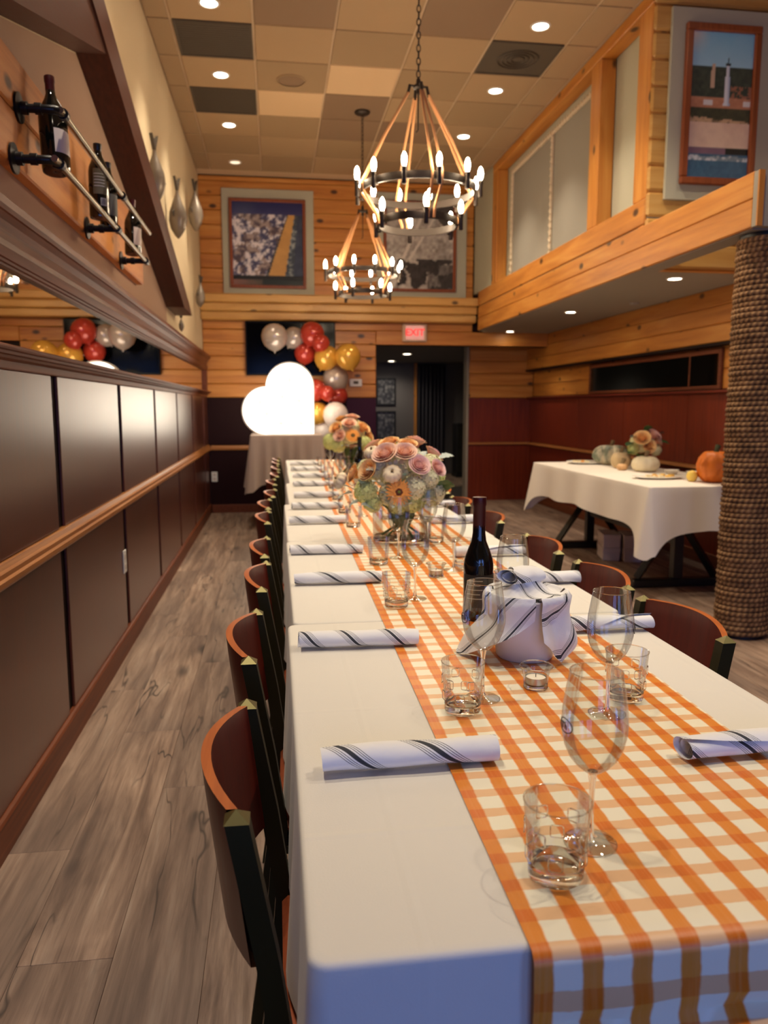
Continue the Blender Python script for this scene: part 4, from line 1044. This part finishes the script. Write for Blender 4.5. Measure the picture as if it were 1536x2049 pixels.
cr_.obj('bundled_napkin',NAPKIN,bk,ang=0)
fr=napkin_mesh(4,.12); o=link('folded_napkin',fr,bk,(-.012,.02,.178),(R_(8),R_(6),R_(38)))
o.scale=(1,1.5,1.15)

# ================================================================== FLOWERS
def petal_mat(n,c0,c1):
    m,nt,b,o=newmat(n); tc=nt.nodes.new('ShaderNodeTexCoord'); sp=nt.nodes.new('ShaderNodeSeparateXYZ'); nt.links.new(tc.outputs['UV'],sp.inputs[0])
    r=ramp(nt,[(.25,c0),(.95,c1)]); nt.links.new(sp.outputs[1],r.inputs[0]); nt.links.new(r.outputs[0],b.inputs['Base Color']); b.inputs['Roughness'].default_value=.65; return m
ROSE_P=petal_mat('peach_rose_petal',(226,132,84),(254,218,190)); ROSE_O=petal_mat('apricot_rose_petal',(228,126,40),(254,212,146)); ROSE_K=petal_mat('pink_rose_petal',(222,136,110),(252,214,200))
GERB=mat('orange_gerbera_petal',(246,164,62),.55); GERB_E=mat('gerbera_eye',(96,42,20),.8); GERB_G=mat('gerbera_core',(110,118,40),.8)
HYD_G=mat('green_hydrangea',(222,228,146),.7); HYD_W=mat('cream_hydrangea',(238,234,186),.7)
LEAF_G=mat('dusty_leaf',(180,190,180),.8); LEAF_D=mat('green_leaf',(58,92,44),.6); LEAF_S=mat('slate_leaf',(78,92,84),.7)
MINIP=mat('cream_mini_pumpkin',(226,206,170),.5); STEMB=mat('pumpkin_stem',(120,98,66),.8); STEM_G=mat('flower_stem',(88,112,50),.6)
def rose_mesh(m,r=.036,seed=0):
    rnd=random.Random(seed); mb=MB()
    mb.ball((0,0,.05*r),.42*r,.42*r,.5*r,10,7)
    for L,(n,r0,r1,h,curl,w) in enumerate(((2,.10,.10,1.02,.0,1.7),(3,.16,.20,1.0,.02,1.3),(3,.24,.32,.97,.05,1.25),(4,.32,.46,.92,.10,1.0),(4,.40,.60,.86,.17,1.0),(5,.48,.74,.78,.2,.85),(6,.54,.86,.66,.26,.78))):
        for k in range(n):
            a0=2*math.pi*(k+.5*(L%2)+rnd.uniform(-.12,.12))/n
            def f(u,v,a0=a0,r0=r0,r1=r1,h=h,curl=curl,w=w):
                uu=2*u-1; a=a0+uu*w*(.75+.25*v); rr=(r0*(.35+.65*min(1,v*2.2))+(r1-r0)*v**1.4+curl*.5*v**5-.03*uu*uu*v)*r
                return (rr*math.cos(a),rr*math.sin(a),r*(h*(v-.35)*(1-.16*uu*uu)-curl*.4*v**7+.12))
            mb.grid(f,5,5)
    return mb.mesh('rose',m,True,0)
def gerb_part(parent,loc,rot,r):
    o=bpy.data.objects.new('gerbera',None)
    mb=MB()
    for ring_,n,rl,zz,off in ((0,22,1.0,0,0),(1,20,.80,.05,.15),(2,16,.5,.10,.05)):
        for k in range(n):
            a=2*math.pi*(k+off)/n; w=.12-.02*ring_
            def f(u,v,a=a,rl=rl,zz=zz,w=w):
                s=.18+(rl-.18)*v; t=(2*u-1)*w*math.sin(math.pi*min(1,.25+.68*v)); 
                return (r*(s*math.cos(a)-t*math.sin(a)),r*(s*math.sin(a)+t*math.cos(a)),r*(zz+.12*v-.10*v*v+.02*math.sin(k*2.3)))
            mb.grid(f,2,4)
    p=mb.obj('gerbera',GERB,parent,loc,rot,ang=0)
    MB().lathe([(r*.30,.02*r),(r*.29,.13*r),(r*.2,.16*r),(.0005,.14*r)],16,cap=False).obj('eye',GERB_E,p)
    MB().lathe([(r*.12,.15*r),(r*.08,.19*r),(.0005,.2*r)],10,cap=False).obj('core',GERB_G,p)
    return p
def hyd_mesh(m,r,n=70,seed=1):
    mb=MB(); ga=math.pi*(3-5**.5); rnd=random.Random(seed)
    for i in range(n):
        z=1-1.5*i/n; rr=math.sqrt(max(0,1-z*z)); a=ga*i; nrm=Vector((rr*math.cos(a),rr*math.sin(a),z)); c=nrm*r*rnd.uniform(.9,1.03)
        q=nrm.to_track_quat('Z','Y').to_matrix(); s=r*.25; ph=rnd.uniform(0,1.5)
        for k in range(4):
            b=ph+k*math.pi/2; d=Vector((math.cos(b),math.sin(b),0)); e=Vector((-math.sin(b),math.cos(b),0))
            pts=[Vector((0,0,0)),d*s*.6+e*s*.42+Vector((0,0,s*.2)),d*s*1.1+Vector((0,0,s*.12)),d*s*.6-e*s*.42+Vector((0,0,s*.2))]
            mb.add([c+q@p for p in pts],[(0,3,2,1)])
    mb.ball((0,0,0),r*.80,n=10,m=7)
    return mb.mesh('hydrangea',m,True,0)
def pumpkin_mb(R,h,ribs=9,depth=.13,nu=54,nv=14,wart=0,seed=0):
    rnd=random.Random(seed)
    def f(u,v):
        a=2*math.pi*u; p=math.pi*v; k=1-depth*(1-abs(math.sin(a*ribs/2))**.6)*math.sin(p)
        r=R*k*(math.sin(p)**.75 if 0<v<1 else 0); z=-math.cos(p)*h/2
        z-= .22*h*math.exp(-((r/R)/.28)**2)*(1 if v>.5 else -1)
        if wart:
            w=vn(a*ribs*.9,v*9,seed); r+=wart*max(0,w-.72)*3*math.sin(p)
        return (r*math.cos(a),r*math.sin(a),z+h/2)
    return MB().grid(f,nu,nv,True)
def leaf_mesh(m,L,lobes=3,seed=0):
    out=[]; n=lobes*4
    for i in range(n+1):
        t=i/n; w=.36*L*math.sin(math.pi*(.08+.9*t))*(.72+.34*abs(math.sin(t*math.pi*lobes))); out.append((t*L,w))
    vs=[];fs=[]
    for t,w in out:
        z=.25*L*math.sin(t/L*2.2)
        vs+=[(t,-w,z+.06*L),(t,0,z),(t,w,z+.06*L)]
    for i in range(n):
        b=i*3; fs+=[(b,b+3,b+4,b+1),(b+1,b+4,b+5,b+2)]
    return MB().add(vs,fs).mesh('leaf',m,True,0)
ME={}
def orient(v,spin=0):   # +Z of the flower along v
    q=Vector(v).normalized().to_track_quat('Z','Y'); return (q.to_matrix()@Matrix.Rotation(spin,3,'Z')).to_euler()
ME['rp']=rose_mesh(ROSE_P,1,1); ME['ro']=rose_mesh(ROSE_O,1,2); ME['rk']=rose_mesh(ROSE_K,1,3); ME['hg']=hyd_mesh(HYD_G,1,80,1); ME['hw']=hyd_mesh(HYD_W,1,80,2)
ME['mp']=pumpkin_mb(1,1.25,10,.16).mesh('mini_pumpkin',MINIP,True,0); ME['lg']=leaf_mesh(LEAF_G,1,4); ME['ld']=leaf_mesh(LEAF_D,1,2); ME['ls']=leaf_mesh(LEAF_S,1,3)
ME['st']=MB().tube([(0,0,.95),(.03,0,1.15),(.1,.02,1.32)],[.16,.10,.12],7).mesh('stem',STEMB)
def arrangement(label,loc,vr,vh,c,items,rot=0,square=True):
    t=thing('flower_arrangement',label,'flowers',loc,(0,0,rot))
    MB().lathe([(vr*.96,.012),(vr,.02),(vr,vh)],32,cap=False).obj('vase_wall',GLASS,t)
    MB().lathe([(.0005,0),(vr*.98,0),(vr,.006),(vr*.97,.016),(.0005,.013)],32,cap=False).obj('vase_base',GLASSB,t)
    rnd=random.Random(4)
    for k in range(14):
        a=2*math.pi*k/14+rnd.uniform(-.2,.2); b=a+math.pi+rnd.uniform(-.7,.7); r1=vr*.86
        MB().tube([(r1*math.cos(b)*.8,r1*math.sin(b)*.8,.02),(0.25*r1*math.cos(a),.25*r1*math.sin(a),vh*.55),(r1*math.cos(a)*.9,r1*math.sin(a)*.9,vh+.02)],.0045,6).obj('stem',STEM_G,t)
    for k in range(7):
        a=2*math.pi*k/7+.3; o=link('leaf',ME['ld'],t,(.3*vr*math.cos(a),.3*vr*math.sin(a),vh*.35),(0,R_(-50),a)); o.scale=(vr*.8,)*3
    for nm,kind,p,r in items:
        v=(p[0],p[1],p[2]+.03) ; L=(c[0]+p[0],c[1]+p[1],c[2]+p[2])
        if kind=='gerb': gerb_part(t,L,orient((v[0]*.5,v[1]-.05,v[2]+.02)),r)
        elif kind in('lg','ld','ls'):
            a=math.atan2(p[1],p[0]); o=link('leaf',ME[kind],t,(L[0]-.5*r*math.cos(a),L[1]-.5*r*math.sin(a),L[2]-r*.2),(R_(rnd.uniform(-30,30)),R_(rnd.uniform(-15,35)),a+rnd.uniform(-.9,.9))); o.scale=(r*2.2,)*3
        else:
            tilt={'mp':orient((v[0]*.6,v[1]*.9-.02,v[2]+.05)),}.get(kind,orient(v,rnd.uniform(0,6)))
            o=link(nm,ME[kind],t,L,tilt); s=r*(1.25 if kind[0]=='r' else 1.0); o.scale=(s,s,s)
            if kind=='mp': link('pumpkin_stem',ME['st'],o)
    return t
IT1=[('rose','rp',(-.079,-.107,.112),.042),('rose','rp',(-.010,-.118,.118),.038),('rose','ro',(-.138,-.103,.055),.036),('rose','rk',(.035,-.149,.075),.036),('rose','rk',(.108,-.125,.063),.030),
 ('rose','ro',(-.056,-.050,.149),.034),('rose','ro',(.008,-.070,.145),.032),('rose','ro',(-.183,-.03,.039),.032),('rose','rp',(.05,.0,.15),.036),('rose','rk',(.12,.02,.10),.036),('rose','rp',(-.10,.05,.13),.036),('rose','ro',(0,.12,.11),.036),
 ('mini_pumpkin','mp',(-.059,-.140,.036),.038),('mini_pumpkin','mp',(-.118,-.060,.105),.034),('mini_pumpkin','mp',(-.222,.01,.0),.036),
 ('gerbera','gerb',(-.041,-.180,-.015),.050),
 ('hydrangea','hg',(-.150,-.095,-.020),.046),('hydrangea','hg',(-.128,-.100,-.062),.036),('hydrangea','hw',(.022,-.145,-.002),.046),('hydrangea','hw',(.078,-.135,.030),.038),('hydrangea','hw',(-.10,-.07,.06),.04),('hydrangea','hw',(.10,-.05,.07),.045),('hydrangea','hg',(.13,.05,.02),.05),('hydrangea','hw',(-.12,.08,.04),.05),('hydrangea','hw',(0,0,.05),.10),('hydrangea','hw',(-.06,-.11,-.03),.045),('hydrangea','hg',(.02,-.11,-.05),.05),('hydrangea','hw',(.10,-.08,-.03),.05),('hydrangea','hg',(-.03,-.09,-.07),.04),('leaf','lg',(-.02,-.16,-.07),.032),('leaf','lg',(.05,-.15,-.055),.032),('leaf','ls',(-.17,-.09,.02),.03),('leaf','lg',(-.13,-.13,-.085),.03),
 ('leaf','ls',(.005,-.17,.056),.026),('leaf','lg',(-.109,-.150,.009),.030),('leaf','lg',(-.095,-.155,-.055),.030),('leaf','lg',(-.215,-.01,-.03),.032),('leaf','ld',(.105,-.142,.0),.034),('leaf','lg',(.150,-.055,.103),.030),('leaf','lg',(.061,-.101,.130),.022),('leaf','lg',(-.113,-.130,.063),.024),('leaf','lg',(-.16,-.06,-.05),.032),('leaf','ld',(.15,-.08,-.02),.034),('leaf','lg',(-.20,.02,-.02),.03),('leaf','lg',(.06,-.13,.045),.026),('leaf','lg',(-.06,-.16,-.04),.03)]
arrangement('large vase of peach roses, hydrangea and mini pumpkins in the middle of the table',(.485,2.95,RZ),.115,.155,(0,0,.2225),IT1)
IT2=[('rose','ro',(-.10,-.10,.09),.045),('rose','rp',(-.01,-.10,.12),.045),('rose','ro',(.09,-.08,.09),.045),('rose','rp',(.02,-.02,.16),.045),('rose','ro',(-.06,0,.15),.04),('rose','ro',(.13,-.06,.03),.042),
 ('gerbera','gerb',(.01,-.165,.045),.055),('hydrangea','hg',(-.14,-.08,.0),.06),('hydrangea','hg',(-.09,-.12,-.03),.05),('hydrangea','hg',(.10,-.11,-.01),.05),('hydrangea','hw',(0,0,.06),.11),('rose','rp',(-.08,-.145,.04),.04),
 ('leaf','lg',(.06,-.14,-.03),.035),('leaf','lg',(-.02,-.15,-.03),.035),('leaf','ld',(.15,-.08,.0),.035),('leaf','ls',(-.05,-.1,.12),.03)]
arrangement('second vase of orange and peach flowers farther down the table',(.545,5.75,RZ),.085,.20,(0,0,.265),IT2)
IT3=[('rose','ro',(-.05,-.10,.06),.06),('rose','rk',(.06,-.08,.09),.05),('rose','ro',(0,-.12,.0),.05),('rose','rp',(.10,-.06,.04),.045),('hydrangea','hw',(0,0,.02),.10),('hydrangea','hw',(.10,-.05,-.03),.05),('hydrangea','hg',(-.10,-.05,-.02),.05),
 ('leaf','ld',(-.13,-.05,.04),.04),('leaf','ld',(.15,-.04,.05),.04),('leaf','ls',(-.10,-.08,.09),.04),('leaf','ls',(.12,-.05,.10),.04),('leaf','ld',(0,-.05,.14),.04),('leaf','ld',(-.12,-.08,-.05),.04)]

# ================================================================== COCKTAIL TABLE, HEART, BALLOONS
ct=thing('cocktail_table','tall cocktail table under a taupe cloth before the back wall','table',(.115,8.5,0))
MB().box(-.36,.36,-.36,.36,.955,.984,c=.006).obj('tabletop',MAHOG,ct,smooth=False)
MB().lathe([(.04,.03),(.035,.06),(.035,.955)],16).obj('pole',BLACK,ct)
MB().lathe([(.001,0),(.28,0),(.28,.012),(.05,.03),(.04,.05)],28).obj('base',BLACK,ct)
o=cloth(.115-.37,.115+.37,8.13,8.87,.988,(.46,.46,.46,.46),.04,.04,.15,52,.4,.014).obj('tablecloth',GREYCLOTH,ang=70); tag(o,'taupe pleated cloth over the cocktail table carrying the lit heart','tablecloth')
hs=.50; hr=hs/2
ht=thing('marquee_heart','glowing white marquee heart standing tilted on the cocktail table','marquee light',(.160,8.42,.9895))
out=[(hs/2,0),(hs/2,hs)]
out=[(-hs/2,0)]+[(hs/2,0)]+[(hs/2*math.cos(R_(a)),hs+hr*math.sin(R_(a))) for a in range(0,181,9)]
left=[(-hs/2-hr*math.sin(R_(a)),hs/2+hr*math.cos(R_(a))) for a in range(9,180,9)]
outline=out+left
MB().extrude(outline,'y',.09,.10).obj('back_plate',emit('heart_glow',(1.0,.90,.74),E_HEART,(245,240,232)),ht,smooth=False)
rim=MB(); n=len(outline); vs=[];fs=[]
cxh,czh=-.06,.32
for (x,z) in outline:
    k=1.03; 
    vs+=[(x,-.06,z),(x,.105,z),(cxh+(x-cxh)*k,.105,max(czh+(z-czh)*k,0.0)),(cxh+(x-cxh)*k,-.06,max(czh+(z-czh)*k,0.0))]
for i in range(n):
    j=(i+1)%n
    for a in range(4): b=(a+1)%4; fs.append((i*4+a,i*4+b,j*4+b,j*4+a))
MB().add(vs,fs).obj('rim_channel',mat('heart_rim_white',(240,236,230),.5),ht,smooth=False)
hb=MB().ball((0,0,0),.032,.032,.032,12,8).mesh('bulb',emit('heart_bulb',(1.0,.8,.5),E_HEART*.22,(255,240,210)))
for x,z in ((.0,.58),(-.08,.40),(-.32,.34),(-.25,.22),(.10,.36),(.12,.12),(-.1,.12),(-.42,.20),(.12,.60)): link('bulb',hb,ht,(x,.05,z))
def balloon_mat(n,c,metal=.15,rough=.18,tr=0): return mat(n,c,rough,metal,.6)
BC=dict(red=balloon_mat('red_balloon',(176,56,42),.15),gold=balloon_mat('gold_balloon',(214,160,64),.3),silver=balloon_mat('pearl_balloon',(178,162,150),.3),white=balloon_mat('white_balloon',(238,222,210),0,.3))
bln=MB().lathe([(.0005,-1.13),(.07,-1.14),(.03,-1.06),(.12,-1.0),(.45,-.86),(.78,-.58),(.97,-.15),(1,.15),(.9,.52),(.66,.80),(.35,.96),(.0005,1.02)],24,cap=False)
BM={k:bln.mesh('balloon',m,True,0) for k,m in BC.items()}
BL=[('silver',.009,2.058,.15,'pearl balloon at the far left end of the garland'),('silver',.231,2.072,.125,'pearl balloon between the left end and the red cluster'),('red',.438,2.11,.14,'topmost red balloon of the upper red cluster'),('red',.53,2.0,.10,'small red balloon at the right of the upper red cluster'),('red',.36,1.895,.125,'lowest red balloon of the upper red cluster'),
('gold',.60,1.84,.145,'gold balloon left of the upper gold pair'),('gold',.845,1.845,.15,'gold balloon right of the upper gold pair'),('silver',.72,1.60,.155,'pearl balloon in the middle of the garland under the gold pair'),('red',.47,1.465,.13,'dark red balloon beside the glowing heart'),('red',.60,1.43,.09,'small bright red balloon below the middle pearl balloon'),('red',.74,1.41,.115,'red balloon at the right of the lower red cluster'),('gold',.50,1.20,.13,'gold balloon low beside the heart tip'),('white',.69,1.185,.145,'large white balloon low in the garland'),('white',.57,1.01,.125,'lowest white balloon by the cocktail table'),('white',.80,.98,.125,'lowest white balloon on the right end of the garland')]
for k,(c,x,z,r,lb) in enumerate(BL):
    o=link('balloon',BM[c],None,(x,(9.0,9.22,9.11)[k%3],z),(R_(20*math.sin(k)),R_(30*math.sin(k*1.7)),k)); o.scale=(r,r,r*1.02); tag(o,lb,'balloon','balloon garland')
gs=MB().tube([(-.05,9.28,2.16),(.3,9.28,2.0),(.65,9.28,1.75),(.66,9.28,1.5),(.62,9.28,1.1),(.70,9.28,.0)],.006,6).obj('garland_string',WHITE); tag(gs,'clear string holding the balloon garland before the back wall','string')

# ================================================================== BUFFET TABLE
bx0,bx1,by0,by1=2.42,3.25,4.72,7.02
bt_=thing('buffet_table','long trestle buffet table under a white cloth by the right wall','table',((bx0+bx1)/2,(by0+by1)/2,0))
MB().box(-.41,.41,-1.145,1.145,.725,.756,c=.004).obj('tabletop',MAHOG,bt_,smooth=False)
for s in (-1,1):
    y=s*.78
    MB().box(-.34,.34,y-.04,y+.04,0,.06,c=.008).obj('foot',BLACK,bt_,smooth=False)
    MB().box(-.035,.035,y-.03,y+.03,.061,.724).obj('leg_post',BLACK,bt_,smooth=False)
    for q in (-1,1): MB().tube([(q*.30,y,.065),(q*.03,y,.46)],.03,4).obj('brace',BLACK,bt_,smooth=False)
    MB().box(-.36,.36,y-.035,y+.035,.69,.724).obj('top_bar',BLACK,bt_,smooth=False)
MB().box(-.02,.02,-.75,.75,.30,.36).obj('stretcher',BLACK,bt_,smooth=False)
o=cloth(bx0,bx1,by0,by1,.76,(.27,.27,.27,.27),.016,.05,.20,11,1.1,.03).obj('tablecloth',LINEN_B,ang=70); tag(o,'white cloth with hanging corners on the buffet table','tablecloth')
def pumpkin(label,x,y,R,h,m,ribs=9,depth=.13,wart=0,seed=0,stem=STEMB,z=.7605):
    t=thing('pumpkin',label,'pumpkin',(x,y,z)); mb=pumpkin_mb(R,h,ribs,depth,60,18,wart,seed); mn=min(p[2] for p in mb.v); mb.v=[(p[0],p[1],p[2]-mn) for p in mb.v]
    mb.obj('flesh',m,t,ang=0); mx=max(p[2] for p in mb.v)
    MB().tube([(0,0,mx-.3*h*.5),(.005,0,mx+.012),(.02,.005,mx+.04)],[.022,.015,.02],7).obj('stem',stem,t)
def striped(n,c0,c1):
    m,nt,b,o=newmat(n); v=noise(nt,coords(nt,(14,14,5)),1,3); r=ramp(nt,[(.42,c0),(.58,c1)]); nt.links.new(v,r.inputs[0]); nt.links.new(r.outputs[0],b.inputs['Base Color']); b.inputs['Roughness'].default_value=.5; return m
pumpkin('large orange warty pumpkin partly hidden behind the rope column',3.02,4.97,.125,.235,mat('orange_pumpkin',(226,120,30),.5),10,.08,.03,3,mat('green_stem',(70,80,50),.8))
pumpkin('large pale heirloom pumpkin with grey green stripes at the back of the buffet',3.02,6.66,.165,.19,striped('heirloom_pumpkin',(226,216,188),(120,130,112)),10,.22,.02,5)
pumpkin('smooth white pumpkin in the middle of the buffet',2.96,5.87,.112,.135,mat('white_pumpkin',(236,224,190),.45),10,.07)
pumpkin('small beige pumpkin left of the white pumpkin',2.91,6.22,.085,.15,mat('beige_pumpkin',(206,180,136),.5),9,.08)
pumpkin('tiny tan gourd lying beside the beige pumpkin',2.83,6.02,.045,.06,mat('tan_gourd',(214,170,120),.5),8,.08)
arrangement('small vase of orange and pink flowers on the buffet table',(3.11,6.25,.7605),.06,.10,(0,0,.185),IT3)
PLATE=mat('white_china',(236,230,218),.25)
def platter(label,x,y,rx,ry,foods,seed):
    t=thing('serving_platter',label,'platter',(x,y,.7605)); mb=MB().lathe([(.0005,.004),(.65,.004),(.7,0),(.75,.004),(1,.018),(.98,.021),(.72,.010),(.0005,.009)],32,cap=False)
    mb.v=[(p[0]*rx,p[1]*ry,p[2]) for p in mb.v]; mb.obj('dish',PLATE,t)
    rnd=random.Random(seed)
    for k in range(foods[0]):
        a=rnd.uniform(0,6.28); q=rnd.uniform(0,.68)**.5*.8; nm,m,cat,lb=foods[1][k%len(foods[1])]
        s=rnd.uniform(.016,.024); mb2=MB()
        if cat=='cheese': mb2.extrude([(-s,0),(s*1.3,-.2*s),(s*1.1,s),(-s*.8,s*.9)],'z',0,.016)
        elif cat=='cracker': mb2.lathe([(.0005,0),(s*.9,0),(s,.003),(s*.9,.006),(.0005,.006)],12,cap=False)
        else: mb2.ball((0,0,s*.7),s*.9,s*.75,s*.7,9,6)
        o=mb2.obj(nm,m,None,(x+q*rx*math.cos(a),y+q*ry*math.sin(a),.7722),(0,0,a)); tag(o,lb,cat,lb)
CH=mat('yellow_cheese',(236,190,92),.5); CH2=mat('white_cheese',(240,224,180),.5); FRU=mat('orange_fruit',(234,158,64),.45); CRK=mat('cracker_tan',(212,168,108),.7)
platter('oval platter of cheese and crackers near the front of the buffet',2.76,5.28,.19,.13,(14,[('cheese_piece',CH,'cheese','yellow cheese piece on the front buffet platter'),('cracker',CRK,'cracker','round cracker on the front buffet platter'),('cheese_piece',CH2,'cheese','white cheese piece on the front buffet platter')]),1)
platter('long platter of fruit and cheese at the far end of the buffet',2.86,6.78,.21,.17,(14,[('cheese_piece',CH2,'cheese','cheese piece on the far buffet platter'),('fruit_piece',FRU,'fruit','orange fruit piece on the far buffet platter')]),2)
def bowl(label,x,y,r,m):
    t=thing('dip_bowl',label,'bowl',(x,y,.7605)); MB().lathe([(.0005,.004),(r*.5,0),(r*.6,.003),(r,r*.55),(r*.95,r*.56),(r*.55,.012),(.0005,.010)],24,cap=False).obj('bowl',PLATE,t)
    MB().lathe([(.0005,r*.42),(r*.82,r*.40)],20,cap=False).obj('dip',m,t)
bowl('small white bowl of green dip right of the white pumpkin',3.05,5.62,.06,mat('green_dip',(150,150,90),.5))
bowl('small white bowl of pale pink dip behind the orange pumpkin',3.13,5.42,.065,mat('pink_dip',(214,170,150),.5))
lm=MB().lathe([(.0005,0),(.022,.004),(.036,.025),(.038,.045),(.03,.066),(.012,.078),(.0005,.082)],20,cap=False)
o=lm.obj('lemon',mat('lemon_yellow',(238,204,96),.45),None,(2.88,5.02,.7605)); tag(o,'pale yellow lemon beside the orange pumpkin','lemon')
CARD=mat('white_carton',(214,196,190),.7)
for k,(x,y,z,lb) in enumerate(((2.80,6.15,0,'lower left'),(2.95,6.07,0,'lower right'),(2.80,6.15,.112,'upper left'),(2.95,6.07,.112,'upper right'))):
    t=thing('carton_box','small white carton under the buffet table, %s of the stack'%lb,'box',(x,y,z),(0,0,R_(-14)),'cartons under the buffet table')
    MB().box(-.07,.07,-.14,.14,0,.094,c=.003).obj('tray',CARD,t,smooth=False); MB().box(-.073,.073,-.143,.143,.070,.110,c=.003).obj('lid',CARD,t,smooth=False)
